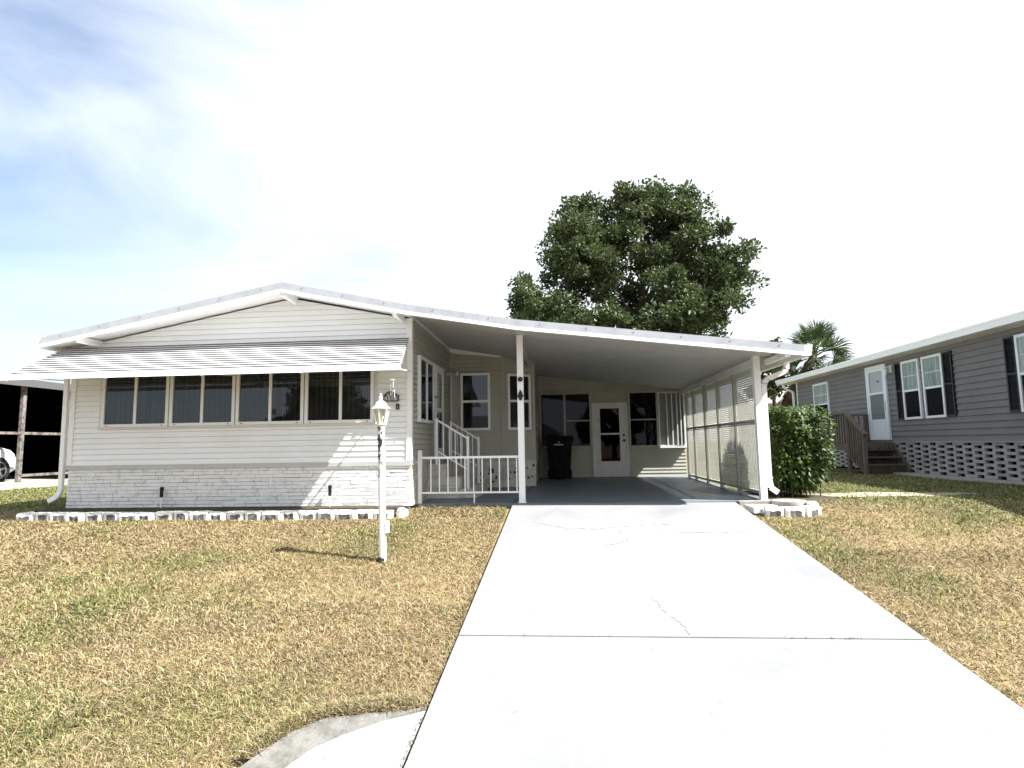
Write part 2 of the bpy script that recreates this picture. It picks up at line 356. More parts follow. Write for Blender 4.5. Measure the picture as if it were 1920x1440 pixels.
# ------------------------------------------------------------------ value noise for lawn patches
def vnoise(x, y, sc, seed):
    r = np.random.RandomState(seed); G = r.rand(64, 64); x = np.asarray(x) * sc + 500.; y = np.asarray(y) * sc + 500.
    xi = np.floor(x).astype(int); yi = np.floor(y).astype(int); fx = x - xi; fy = y - yi; fx = fx * fx * (3 - 2 * fx); fy = fy * fy * (3 - 2 * fy)
    g = lambda a, b: G[a % 64, b % 64]
    return (g(xi, yi) * (1 - fx) + g(xi + 1, yi) * fx) * (1 - fy) + (g(xi, yi + 1) * (1 - fx) + g(xi + 1, yi + 1) * fx) * fy
def green(x, y):               # 0 straw .. 1 green
    x = np.asarray(x, float); y = np.asarray(y, float)
    n = .5 * vnoise(x, y, .9, 3) + .3 * vnoise(x, y, 2.3, 4) + .2 * vnoise(x, y, 5.5, 5)
    g = np.clip((n - .53) * 2.6, 0, .55)
    def blob(cx, cy, rx, ry, k): return k * np.exp(-((x - cx) / rx) ** 2 - ((y - cy) / ry) ** 2)
    g = g + blob(-4.35, -2.35, .55, .28, .8) + blob(-2.3, -1.9, .8, .5, .45) + blob(-3.2, -3.4, 1., .5, .25) + blob(-2.3, -5.4, .9, .5, .45) + blob(-4.9, -4.2, 1.2, .7, .3)
    rgt = x > 2.6
    g = np.where(rgt, g + .35 * np.exp(-((x - 3.0 + (y + 1.6) * .12) / .35) ** 2) * np.exp(-((y + 1.9) / 1.0) ** 2) * 2 + np.clip((x - 4.6) * .3 + (y + .4) * .35 + .1, 0, .62) * (y > -3.2) + np.clip((y - .2) * .3, 0, .8), g)
    g = np.where(x < -8.2, g + np.clip((y + .4) * .8, 0, .9), g)
    g = np.where(y > 4, .85, g)
    return np.clip(g, 0, 1)
def gz(y):
    y = np.asarray(y, float)
    return np.where(y > .25, -.05, np.where(y > -6.3, -.05 - .12 * (.25 - y), -.05 - .12 * 6.55))
# ------------------------------------------------------------------ ground
def grid(name, xs, ys, zf, m, attr=None):
    X, Y = np.meshgrid(xs, ys); V = np.stack([X, Y, zf(X, Y)], -1).reshape(-1, 3); nx, ny = len(xs), len(ys)
    i = (np.arange(ny - 1)[:, None] * nx + np.arange(nx - 1)[None]).reshape(-1)
    Fc = np.stack([i, i + 1, i + nx + 1, i + nx], -1)
    me = bpy.data.meshes.new(name); me.from_pydata(V.tolist(), [], Fc.tolist()); me.materials.append(MAT[m])
    if attr is not None:
        a = me.attributes.new('patch', 'FLOAT', 'POINT'); a.data.foreach_set('value', attr(V[:, 0], V[:, 1]).astype(np.float32))
    me.polygons.foreach_set('use_smooth', [True] * len(Fc)); me.update()
    o = bpy.data.objects.new(name, me); COL.objects.link(o); return o
xs = np.unique(np.concatenate([np.linspace(-600, -30, 14), np.arange(-30, 30, .35), np.linspace(30, 600, 14)]))
ys = np.unique(np.concatenate([np.linspace(-600, -14, 12), np.arange(-14, 40, .35), np.linspace(40, 600, 14), [.25, -6.3]]))
bumpz = lambda X, Y: gz(Y) + np.where((np.abs(X) < 30) & (Y < 40) & (Y > -6.3), .02 * (vnoise(X, Y, 1.3, 9) - .5), 0) - np.where(Y < -6.3, .03, 0) - np.where((X > -.83) & (X < 2.75) & (Y < .4), .05, 0)
struct(grid('lawn', xs, ys, bumpz, 'lawn', green))
r_ = MB(); r_.box(-300, 300, -13.2, -7.2, -.9, -.838); struct(r_.build('road', 'road'))
# driveway: slab sections with joints, apron and rounded kerb
XL = lambda y: -.74 + (y - .28) * .018
XR = lambda y: 2.70 + min(0, y + 5.6) * .35
def dz(y): return float(gz(y)) + .04
d = MB(); joints = [.29, -4.33, -5.9, -7.2]
for a, b in zip(joints, joints[1:]):
    n = 14
    for i in range(n):
        y0 = a + (b - a) * i / n; y1 = a + (b - a) * (i + 1) / n
        if i == 0: y0 -= .010
        if i == n - 1: y1 += .010
        d.hexa([(XL(y0), y0, dz(y0) - .13), (XL(y1), y1, dz(y1) - .13), (XR(y1), y1, dz(y1) - .13), (XR(y0), y0, dz(y0) - .13), (XL(y0), y0, dz(y0)), (XL(y1), y1, dz(y1)), (XR(y1), y1, dz(y1)), (XR(y0), y0, dz(y0))])
for yj in joints[1:3]: d.poly([(XL(yj), yj - .02, dz(yj) - .010), (XR(yj), yj - .02, dz(yj) - .010), (XR(yj), yj + .02, dz(yj) - .006), (XL(yj), yj + .02, dz(yj) - .006)], 2)
def crack(pts, w=.010, seed=1):
    rg = random.Random(seed); q = []
    for (x0, y0), (x1, y1) in zip(pts, pts[1:]):
        for k in range(8):
            t = k / 8; q.append((x0 + (x1 - x0) * t + rg.uniform(-.014, .014), y0 + (y1 - y0) * t + rg.uniform(-.014, .014)))
    q.append(pts[-1])
    for (x0, y0), (x1, y1) in zip(q, q[1:]):
        if rg.random() < .22: continue
        L_ = math.hypot(x1 - x0, y1 - y0) or 1; nx, ny = -(y1 - y0) / L_, (x1 - x0) / L_; ww = w * rg.uniform(.3, 1.); z0, z1 = dz(y0) + .003, dz(y1) + .003
        d.poly([(x0 - nx * ww / 2, y0 - ny * ww / 2, z0), (x1 - nx * ww / 2, y1 - ny * ww / 2, z1), (x1 + nx * ww / 2, y1 + ny * ww / 2, z1), (x0 + nx * ww / 2, y0 + ny * ww / 2, z0)], 1)
crack([(.98, -4.30), (.96, -4.1), (.86, -3.8), (.80, -3.5)], .012, 1)
crack([(-.38, -.85), (.0, -1.15), (.45, -1.25), (.9, -1.1), (1.5, -1.0)], .02, 2)
crack([(.75, -1.35), (.82, -1.75), (.5, -2.0)], .016, 3)
crack([(1.5, -1.4), (2.1, -1.45), (2.5, -1.3)], .014, 4)
crack([(-.5, -1.1), (-.2, -1.02)], .02, 5)
struct(d.build('driveway', ['driveway', 'crack_dark', 'joint_dark']))
# left apron flare with a worn rounded kerb edge
edge = [(-.86, -5.34), (-1.15, -5.40), (-1.45, -5.47), (-1.58, -5.60), (-1.70, -5.85), (-1.82, -6.2), (-2.0, -6.7), (-2.3, -7.2)]
a = MB(); inner = [(x + .16 * (1 if i > 1 else i * .35), y - .13 * (1 if i > 1 else i * .4)) for i, (x, y) in enumerate(edge)]
for (e0, e1, i0, i1) in zip(edge, edge[1:], inner, inner[1:]):
    for P, Q, ha, hb, mi in ((e0, e1, .0, .0, 1),):
        a.poly([(e0[0], e0[1], dz(e0[1]) + .01), (i0[0], i0[1], dz(i0[1]) - .008), (i1[0], i1[1], dz(i1[1]) - .008), (e1[0], e1[1], dz(e1[1]) + .01)], 1)
        a.poly([(e0[0], e0[1], dz(e0[1]) - .15), (e0[0], e0[1], dz(e0[1]) + .01), (e1[0], e1[1], dz(e1[1]) + .01), (e1[0], e1[1], dz(e1[1]) - .15)], 1)
    xr0, xr1 = XL(i0[1]) - .014, XL(i1[1]) - .014
    a.poly([(i0[0], i0[1], dz(i0[1]) - .008), (xr0, i0[1], dz(i0[1]) - .008), (xr1, i1[1], dz(i1[1]) - .008), (i1[0], i1[1], dz(i1[1]) - .008)], 0)
struct(a.build('apron', ['driveway', 'concrete_edge']))
dbk = MB(); rgd = random.Random(3)
for (e0, e1) in zip(edge[:4], edge[1:5]):
    for k in range(5):
        p = [e0[i] + (e1[i] - e0[i]) * k / 5 for i in (0, 1)]; q = [e0[i] + (e1[i] - e0[i]) * (k + 1) / 5 for i in (0, 1)]; h0 = rgd.uniform(.012, .022)
        dbk.hexa([(p[0], p[1], dz(p[1]) - .1), (q[0], q[1], dz(q[1]) - .1), (q[0] - .03, q[1] + .10, dz(q[1]) - .1), (p[0] - .03, p[1] + .10, dz(p[1]) - .1), (p[0] - .005, p[1] + .02, dz(p[1]) + h0), (q[0] - .005, q[1] + .02, dz(q[1]) + h0), (q[0] - .03, q[1] + .10, dz(q[1]) + h0), (p[0] - .03, p[1] + .10, dz(p[1]) + h0)])
struct(dbk.build('soil_bank', 'soil'))
# carport slab
sz = lambda y: .0 + .009 * (y - .3)
f = MB()
f.hexa([(-2.36, .30, -.2), (3.30, .30, -.2), (3.30, 6.3, -.2), (-2.36, 6.3, -.2), (-2.36, .30, sz(.3)), (3.30, .30, sz(.3)), (3.30, 6.3, sz(6.3)), (-2.36, 6.3, sz(6.3))])
f.poly([(-.755, .302, sz(.3) + .003), (-.740, .302, sz(.3) + .003), (-.40, 6.2, sz(6.2) + .003), (-.415, 6.2, sz(6.2) + .003)], 1)
struct(f.build('carport_floor', ['slab_paint', 'joint_dark']))
b = MB(); b.box(-8.3, -2.45, -.34, .03, -.3, .015); b.prism([(3.25, .32, -.2), (3.72, .12, -.2), (4.3, .5, -.2), (4.62, 1.2, -.2), (4.6, 2.5, -.2), (3.25, 2.5, -.2)], (0, 0, .166)); struct(b.build('garden_bed', 'soil'))
pth = MB(); pth.box(9.02, 9.5, -8, 7.6, -.3, -.0); struct(pth.build('path', 'path_concrete'))
sd = MB(); pts = [(5.0 + 1.35 * math.cos(t) * (1 + .18 * math.sin(3 * t + 1)) + .6, 1.6 + .42 * math.sin(t) * (1 + .2 * math.sin(5 * t)), -.032) for t in [i * math.pi / 14 for i in range(28)]]
sd.poly(pts); struct(sd.build('bare_sand', 'sand'))
# ------------------------------------------------------------------ the white mobile home
home = thing('mobile_home', 'long low white mobile home with clapboard gable, brick skirt and a row of dark windows', 'house', (-5.2, 5, -.05))
TOP = [(-8.28, 2.76), (-4.28, 3.52), (-2.30, 3.10)]
FB = Fr((0, 0), (1, 0), (0, -1))                       # front wall, s = world x
cutsF = (lambda s, z: (2.62 + (s + 8.28) * .19) - z, lambda s, z: (3.37 - (s + 4.28) * .207) - z)
m = MB(); siding(m, FB, -8.03, -2.36, .70, 3.42, .0885, cutsF, rnd=rng); m.poly([FB(-8.05, .0, -.005), FB(-2.33, .0, -.005), FB(-2.33, 2.94, -.005), FB(-4.28, 3.34, -.005), FB(-8.05, 2.64, -.005)])
m.build('front_siding', 'siding', home)
m = MB(); bricks(m, FB, -8.06, -2.33, .0, .63, .058, rng, .016, .18, .46); m.build('brick_skirt', 'brick_white', home)
m = MB(); m.fbox(FB, -8.05, -2.34, -.1, .63, -.05, -.002); m.build('mortar', 'mortar', home)
m = MB(); m.fbox(FB, -8.09, -5.2, .628, .70, -.01, .034); m.fbox(FB, -5.195, -2.31, .628, .70, -.01, .034); m.build('trim_band', 'grey_band', home)
m = MB(); m.fbox(FB, -8.09, -8.0, .702, 2.66, -.02, .03); m.build('corner_board', 'white_trim', home)
m = MB(); m.box(-2.385, -2.30, -.032, .06, .702, 2.98); m.build('corner_board', 'white_trim', home)
# roof: two slopes, thin slab, drip edge over a leaning white fascia
def slab_roof(name, pts, y0, y1, th, mt, parent):
    r = MB()
    for (xa, za), (xb, zb) in zip(pts, pts[1:]):
        r.hexa([(xa, y0, za - th), (xb, y0, zb - th), (xb, y1, zb - th), (xa, y1, za - th), (xa, y0, za), (xb, y0, zb), (xb, y1, zb), (xa, y1, za)])
    return r.build(name, mt, parent)
slab_roof('roof', TOP, -.43, 15.5, .11, 'white_metal', home)
def rake(parent, pts, y):
    up_, lo_ = MB(), MB()
    for (xa, za), (xb, zb) in zip(pts, pts[1:]):
        up_.hexa([(xa, y - .022, za - .098), (xb, y - .022, zb - .098), (xb, y, zb - .098), (xa, y, za - .098), (xa, y - .022, za + .012), (xb, y - .022, zb + .012), (xb, y + .05, zb + .012), (xa, y + .05, za + .012)])
        lo_.hexa([(xa, y - .052, za - .150), (xb, y - .052, zb - .150), (xb, y - .002, zb - .155), (xa, y - .002, za - .155), (xa, y - .024, za - .101), (xb, y - .024, zb - .101), (xb, y - .002, zb - .101), (xa, y - .002, za - .101)])
        n = max(2, int(abs(xb - xa) / .6))
        for i in range(n):
            t = (i + .5) / n; x = xa + (xb - xa) * t; z = za + (zb - za) * t - .03
            up_.lathe((x, y - .022, z), [(.009, 0), (.009, -.006)], 8, 1, 'y')
    fa = lo_.build('fascia', 'white_metal', parent); up_.build('drip_edge', ['drip_edge', 'lead_grey'], fa); return fa
rake(home, TOP, -.432)
m = MB(); m.box(-8.33, -8.283, -.44, 15.4, 2.60, 2.765); m.build('eave_gutter', 'white_metal', home)
for x in (-7.62, -4.25, -2.46):
    z = (3.52 - .207 * (x + 4.28) if x > -4.28 else 2.76 + .19 * (x + 8.28)) - .112
    m = MB(); m.hexa([(x - .035, -.47, z - .10), (x + .035, -.47, z - .10), (x + .035, -.0, z - .12), (x - .035, -.0, z - .12), (x - .035, -.47, z - .01), (x + .035, -.47, z - .01), (x + .035, 0, z - .005), (x - .035, 0, z - .005)]); m.build('outlooker', 'white_trim', home)
# front windows
for (a, bb, mm) in ((-7.50, -6.34, -6.92), (-6.32, -5.21, -5.77), (-5.19, -4.06, -4.62), (-4.04, -2.91, -3.455)):
    w = window(home, FB, a, bb, 1.315, 2.30, (mm,), (), 'window_white', .05, .045, ('v', 'blind_dark', 0, 0), 'pane_mid')
    for sx in (a + .10, bb - .10):
        q = MB(); q.fbox(FB, sx - .016, sx + .016, 1.332, 1.343, .066, .069); q.build('weep_hole', 'black_iron', w)
m = MB(); m.fbox(FB, -7.56, -2.86, 1.285, 1.312, .004, .05); m.fbox(FB, -7.56, -7.505, 1.312, 2.36, .004, .03); m.fbox(FB, -2.905, -2.86, 1.312, 2.36, .004, .03); m.build('window_surround', 'aluminium', home)
# slatted awning above the front windows
aw = MB(); ns = 13
def awl(t): return (-.02 - .98 * t, 2.67 - .60 * t)
AXL = lambda t: -8.22 - .12 * t; AXR = lambda t: -2.36 + .14 * t
for i in range(ns):
    t0, t1 = i / ns, (i + 1) / ns; y0, z0 = awl(t0); y1, z1 = awl(t1)
    za, zb = z0 + .0, z1 + .030                        # each board lies flatter than the slope, with a step below it greyed as gap shade
    za = z0 + .004; zb = z1 + .030; k = (za - zb) / (y0 - y1)
    yb = y0 + (.055 if i else 0); zk = za + k * (yb - y0)
    aw.hexa([(AXL(t0), y1, zb - .007), (AXR(t0), y1, zb - .007), (AXR(t0), yb, zk - .007), (AXL(t0), yb, zk - .007), (AXL(t0), y1, zb), (AXR(t0), y1, zb), (AXR(t0), yb, zk), (AXL(t0), yb, zk)])
    if i: aw.hexa([(AXL(t0), yb + .002, zk - .008), (AXR(t0), yb + .002, zk - .008), (AXR(t0), yb + .006, zk - .008), (AXL(t0), yb + .006, zk - .008), (AXL(t0), yb + .002, zk + .024), (AXR(t0), yb + .002, zk + .024), (AXR(t0), yb + .006, zk + .026), (AXL(t0), yb + .006, zk + .026)], 1)  # closing strip in grey, imitating the shade inside the gap
awn = aw.build('awning', ['awning_white', 'board_mid'], home); awn['label'] = 'white slatted aluminium awning over the front windows'
m = MB(); y1, z1 = awl(1); m.hexa([(-8.35, y1 - .035, z1 - .055), (-2.21, y1 - .035, z1 - .055), (-2.21, y1 - .012, z1 - .055), (-8.35, y1 - .012, z1 - .055), (-8.35, y1 - .02, z1 + .012), (-2.21, y1 - .02, z1 + .012), (-2.21, y1 - .008, z1 + .012), (-8.35, y1 - .008, z1 + .012)]); m.build('valance', 'white_metal', awn)
for xa, xb in ((-8.20, -8.29), (-6.7, -6.7), (-5.2, -5.2), (-3.7, -3.7), (-2.42, -2.32)):
    m = MB(); m.bar((xa, -.01, 2.62), (xb, -.99, 2.02), .03, .03); m.build('rafter', 'white_metal', awn)
for x in (-8.2, -5.2, -2.32):
    m = MB(); m.bar((x, -.02, 2.12), (x, -.96, 2.05), .018, .018); m.build('brace', 'aluminium', awn)
# left downspout
def spout(name, parent, pts, w=.07, h=.05, mt='white_metal'):
    m = MB()
    for p, q in zip(pts, pts[1:]): m.bar(p, q, w, h, (0, 1, 0))
    return m.build(name, mt, parent)
spout('downspout', home, [(-8.24, -.02, 2.64), (-8.16, -.03, 2.30), (-8.155, -.03, .30), (-8.20, -.04, .20), (-8.33, -.06, .13)])
# right side wall, door, window
FS = Fr((-2.33, 0), (0, 1), (1, 0))
m = MB(); siding(m, FS, .03, 3.3, .70, 2.99, .0885, rnd=rng); m.poly([FS(0, 0, -.005), FS(3.3, 0, -.005), FS(3.3, 2.99, -.005), FS(0, 2.99, -.005)]); m.build('side_siding', 'siding_baked_shade', home)
m = MB(); bricks(m, FS, 0, 3.28, .0, .63, .058, rng, .016, .18, .46); m.build('brick_skirt', 'brick_baked_shade', home)
m = MB(); m.fbox(FS, .04, 3.28, .632, .70, 0, .03); m.build('trim_band', 'grey_band', home)
window(home, FS, .42, 1.56, 1.33, 2.45, (.98,), (), 'window_white', .05, .04, None, 'pane_mid')
def lever(parent, F, s, z, t, mt='black_iron'):
    m = MB(); m.fbox(F, s - .022, s + .022, z - .09, z + .09, t, t + .012); m.fbox(F, s - .012, s + .09, z - .012, z + .012, t + .03, t + .05); m.fbox(F, s - .012, s + .012, z - .012, z + .012, t + .012, t + .03)
    m.build('handle', mt, parent)
m = MB(); ring(m, FS, 1.70, 2.52, .72, 2.47, .06, .004, .045, .09); m.fbox(FS, 1.76, 2.46, .81, 2.41, .006, .018)
ring(m, FS, 1.765, 2.455, .815, 2.405, .07, .02, .052); m.fbox(FS, 1.835, 2.385, 1.58, 1.65, .02, .052)
dr = m.build('side_door', 'white_trim', home)
m = MB(); m.poly([FS(1.835, .885, .035), FS(2.385, .885, .035), FS(2.385, 1.58, .035), FS(1.835, 1.58, .035)]); m.build('lower_pane', 'pane_dark', dr)
m = MB(); m.poly([FS(1.835, 1.65, .035), FS(2.385, 1.65, .035), FS(2.385, 2.335, .035), FS(1.835, 2.335, .035)]); m.build('upper_pane', 'pane_mid', dr)
m = MB(); m.fbox(FS, 1.835, 2.385, .885, 1.58, .019, .024); m.build('backing', 'board_dark', dr)
lever(dr, FS, 1.80, 1.42, .052)
m = MB(); m.fbox(FS, 1.60, 1.66, 1.80, 1.88, .014, .05); m.fbox(FS, 1.645, 1.675, 1.83, 1.85, .05, .1); m.build('door_latch_bracket', 'black_iron', home)
# bay room
ceil = lambda x: (2.96 if x <= -2.25 else (2.96 - (x + 2.25) * .179 if x < -.57 else 2.66 - (x + .57) * .1232)) + .115
FY = Fr((0, 3.3), (1, 0), (0, -1))
m = MB(); siding(m, FY, -2.315, -1.17, .57, 3.1, .0885, (lambda s, z: ceil(s) - .01 - z,), rnd=rng); m.poly([FY(-2.33, .5, -.006), FY(-1.17, .5, -.006), FY(-1.17, 2.8, -.006), FY(-2.33, 3.0, -.006)]); m.build('bay_siding', 'siding_baked_shade', home)
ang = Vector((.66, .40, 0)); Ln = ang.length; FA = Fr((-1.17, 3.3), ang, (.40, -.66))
m = MB(); siding(m, FA, .0, Ln, .57, 3.1, .0885, (lambda s, z: ceil(-1.17 + s * .66 / Ln) - .01 - z,), rnd=rng); m.poly([FA(0, .5, -.006), FA(Ln, .5, -.006), FA(Ln, 2.72, -.006), FA(0, 2.8, -.006)]); m.build('bay_siding', 'siding_baked_shade', home)
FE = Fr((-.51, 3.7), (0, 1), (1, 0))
m = MB(); siding(m, FE, 0, 2.5, .57, 2.74, .0885, rnd=rng); m.poly([FE(0, .5, -.006), FE(2.5, .5, -.006), FE(2.5, 2.75, -.006), FE(0, 2.75, -.006)]); m.fbox(FE, 0, 2.5, 0, .57, -.1, -.01); m.build('bay_siding', 'siding_baked_shade', home)
m = MB(); m.box(-1.195, -1.15, 3.265, 3.31, .57, 2.84); m.box(-.545, -.492, 3.665, 3.72, .57, 2.74); m.fbox(FY, -2.31, -2.27, .57, 2.95, .0, .03); m.build('corner_board', 'siding_baked_shade', home)
m = MB()
m.hexa([(-2.33, 3.27, 2.93), (-1.16, 3.27, 2.80), (-1.16, 3.3, 2.80), (-2.33, 3.3, 2.93), (-2.33, 3.27, 3.03), (-1.16, 3.27, 2.90), (-1.16, 3.3, 2.90), (-2.33, 3.3, 3.03)])
m.build('frieze_board', 'white_trim', home)
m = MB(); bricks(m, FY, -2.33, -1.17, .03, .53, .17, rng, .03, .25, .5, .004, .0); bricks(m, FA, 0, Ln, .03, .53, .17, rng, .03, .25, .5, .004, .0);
r3 = random.Random(5)
for k in range(26):
    Fq, s = (FY, r3.uniform(-1.75, -1.2)) if k < 14 else (FA, r3.uniform(.08, Ln - .05)); z = r3.choice((.20, .36, .42)) + r3.uniform(-.06, .06); w = r3.uniform(.012, .028); h = r3.uniform(.012, .03)
    m.fbox(Fq, s - w, s + w, z - h, z + h, .02, .039, 1)
m.build('stone_skirt', ['brick_baked_shade', 'black_iron'], home)
m = MB(); m.fbox(FY, -2.33, -1.15, .53, .575, -.05, .035); m.fbox(FA, 0, Ln + .02, .53, .575, -.05, .035); m.fbox(FY, -2.33, -1.18, 0, .53, -.05, -.005); m.fbox(FA, 0, Ln, 0, .53, -.05, -.005); m.build('skirt_ledge', 'brick_baked_shade', home)
window(home, FY, -2.07, -1.43, 1.24, 2.47, (), (1.86,), 'white_trim', .05, .05, ('h', 'blind_dark', 1.3, 1.55), 'pane_mid')
window(home, FA, .10, .66, 1.24, 2.45, (), (1.86,), 'white_trim', .05, .05, None, 'pane_mid')
# sunroom wall at the back of the carport
FK = Fr((0, 6.2), (1, 0), (0, -1))
m = MB(); siding(m, FK, -.51, 3.26, .055, 2.9, .0885, (lambda s, z: ceil(s) - .01 - z,), rnd=rng); m.poly([FK(-.51, 0, -.006), FK(3.26, 0, -.006), FK(3.26, 2.3, -.006), FK(-.51, 2.75, -.006)]); m.build('sunroom_siding', 'siding_baked_shade', home)
m = MB(); m.fbox(FK, -.55, .89, .79, .83, .012, .03); m.fbox(FK, 1.80, 2.58, .79, .82, .012, .03); m.fbox(FK, -.50, -.44, .08, 2.3, .012, .03); m.fbox(FK, .855, .885, .08, 2.72, .012, .034); m.fbox(FK, 1.80, 1.84, .08, 2.55, .012, .034)
m.build('sunroom_trim', 'siding_baked_shade', home)
window(home, FK, -.46, .86, .825, 2.24, (.18,), (), 'siding_baked_shade', .035, .05, None, 'pane_screened')
q = MB(); q.fbox(FK, .205, .825, 1.50, 1.525, .02, .058); q.build('window_rail', 'siding_baked_shade', home)
window(home, FK, 1.835, 2.57, .815, 2.24, (), (1.51,), 'siding_baked_shade', .035, .03, ('h', 'board_dark', .85, 2.1), 'pane_screened')
m = MB(); ring(m, FK, 2.58, 3.27, .81, 2.22, .04, .013, .07)
for k, s in enumerate((2.80, 2.93, 3.05, 3.14, 3.22)): m.fbox(FK, s - .014, s + .014, .85, 2.18, .02, .085 + .012 * k)
bw = m.build('window', 'aluminium', home); bw['label'] = 'narrow bow window with five white upright mullions'
m = MB(); m.fbox(FK, 2.6, 3.25, .83, 2.2, .014, .03); m.build('pane', 'lead_grey', bw)
m = MB(); m.fbox(FK, 2.55, 3.27, .775, .812, .013, .15); m.build('sill', 'white_trim', bw)
m = MB(); ring(m, FK, .885, 1.80, .06, 1.97, .05, .013, .05, .03); m.fbox(FK, .935, 1.75, .09, 1.92, .014, .034)
ring(m, FK, 1.06, 1.62, .42, 1.85, .035, .034, .046); m.fbox(FK, 1.095, 1.585, 1.135, 1.18, .034, .046)
dr = m.build('sunroom_door', 'aluminium', home)
for (za, zb) in ((.455, 1.135), (1.18, 1.815)):
    m = MB(); m.fbox(FK, 1.095, 1.585, za, zb, .0345, .036); m.build('backing', 'board_dark', dr)
    m = MB(); m.poly([FK(1.095, za, .041), FK(1.585, za, .041), FK(1.585, zb, .041), FK(1.095, zb, .041)]); m.build('pane', 'pane_screened', dr)
m = MB(); m.lathe((1.69, 6.2 - .034, 1.12), [(.028, 0), (.03, -.012), (.02, -.02)], 14, 0, 'y'); m.build('deadbolt', 'black_iron', dr)
m = MB(); m.lathe((1.69, 6.2 - .034, .985), [(.03, 0), (.012, -.015), (.012, -.03), (.03, -.04), (.032, -.06), (.02, -.07)], 14, 0, 'y'); m.build('knob', 'black_iron', dr)
m = MB(); m.box(.9, 1.8, 5.98, 6.17, .02, .058); m.build('door_sill', 'black_iron', dr)
# closed sides so that no light leaks through the house
m = MB(); m.box(-8.05, -8.0, .02, 15, -.1, 2.62); m.box(-8.05, 3.2, 15, 15.05, -.1, 2.3); m.box(3.16, 3.22, 6.22, 15, -.1, 2.25); m.build('outer_wall', 'siding_baked_shade', home)
# ------------------------------------------------------------------ carport
cp = thing('carport', 'white flat-roofed carport with slim posts and a lattice screen along its right side', 'carport', (1, 3, 0))
CT = [(-2.298, 3.10), (-.58, 2.80), (3.58, 2.29)]
slab_roof('roof', CT, -.43, 15.5, .03, 'white_metal', cp)
m = MB(); y = -.42
while y < 6.25:
    for (xa, za), (xb, zb) in zip(CT, CT[1:]):
        y1 = min(y + .296, 6.3)
        m.hexa([(xa, y, za - .075), (xb, y, zb - .075), (xb, y1, zb - .075), (xa, y1, za - .075), (xa, y, za - .034), (xb, y, zb - .034), (xb, y1, zb - .034), (xa, y1, za - .034)])
    y += .30
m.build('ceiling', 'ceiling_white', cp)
rake(cp, CT, -.432)
m = MB(); m.hexa([(-.66, -.40, 2.57), (-.54, -.40, 2.57), (-.54, 6.1, 2.60), (-.66, 6.1, 2.60), (-.66, -.40, 2.745), (-.54, -.40, 2.735), (-.54, 6.1, 2.735), (-.66, 6.1, 2.745)]) if False else None
m.box(-.62, -.575, .35, 6.15, 2.62, 2.74); m.build('ceiling_seam', 'ceiling_white', cp)
def gut(x0, x1, y0, y1, z0, z1):
    m = MB(); m.hexa([(x0, y0, z0), (x1 - .03, y0, z0), (x1 - .03, y1, z0), (x0, y1, z0), (x0, y0, z1), (x1, y0, z1), (x1, y1, z1), (x0, y1, z1)]); return m
gut(3.583, 3.70, -.45, 12, 2.14, 2.30).build('gutter', 'white_metal', cp)
m = MB(); m.box(-.645, -.545, .33, .43, 0, 2.72); m.box(-.66, -.53, .315, .445, 0, .012); m.build('post', 'white_metal', cp)
m = MB(); m.box(3.11, 3.21, .33, .43, 0, 2.27); m.box(3.09, 3.23, .315, .445, 0, .012); m.build('post', 'white_metal', cp)
m = MB(); m.box(3.30, 3.37, -.47, .45, 2.13, 2.21); m.build('outlooker', 'white_trim', cp)
m = MB(); m.box(3.17, 3.25, .44, 6.15, 2.13, 2.26); m.build('beam', 'white_trim', cp)
PY = [.46, 1.70, 2.82, 3.85, 4.92, 5.66]
for k, y in enumerate(PY[1:]):
    w = .05 if k != 2 else .075; m = MB(); m.box(3.17, 3.245, y - w / 2, y + w / 2, .02, 2.13); m.build('screen_stud', 'siding_baked_shade', cp)
m = MB()
for a_, b_ in zip(PY, PY[1:]): m.box(3.175, 3.24, a_ + .03, b_ - .03, 1.225, 1.27)
m.build('mid_rail', 'siding_baked_shade', cp)
m = MB()
for a_, b_ in zip(PY, PY[1:]): m.box(3.175, 3.24, a_ + .03, b_ - .03, .09, .13)
m.build('bottom_rail', 'siding_baked_shade', cp)
for a_, b_ in zip(PY, PY[1:]):
    m = MB(); z = .14
    while z < 2.12:
        if not (1.21 < z < 1.275):
            m.hexa([(3.208, a_ + .028, z + .004), (3.211, a_ + .028, z), (3.211, b_ - .028, z), (3.208, b_ - .028, z + .004), (3.208, a_ + .028, z + .026), (3.211, a_ + .028, z + .022), (3.211, b_ - .028, z + .022), (3.208, b_ - .028, z + .026)])
        z += .036
    n = int((b_ - a_) / .075)
    for i in range(1, n):
        y = a_ + .028 + (b_ - a_ - .056) * i / n; m.box(3.2115, 3.2145, y - .017, y + .017, .135, 1.224); m.box(3.2115, 3.2145, y - .017, y + .017, 1.272, 2.13)
    m.build('lattice_panel', 'lattice_panel', cp)
spout('downspout', cp, [(3.645, .42, 2.14), (3.64, .42, 2.05), (3.58, .42, 2.0), (3.34, .42, 1.905), (3.275, .42, 1.83), (3.272, .42, .32), (3.285, .40, .20), (3.38, .36, .12)], .08, .062)
for z in (1.80, .34):
    m = MB(); m.box(3.225, 3.32, .37, .47, z, z + .015); m.build('downspout_strap', 'white_metal', cp)
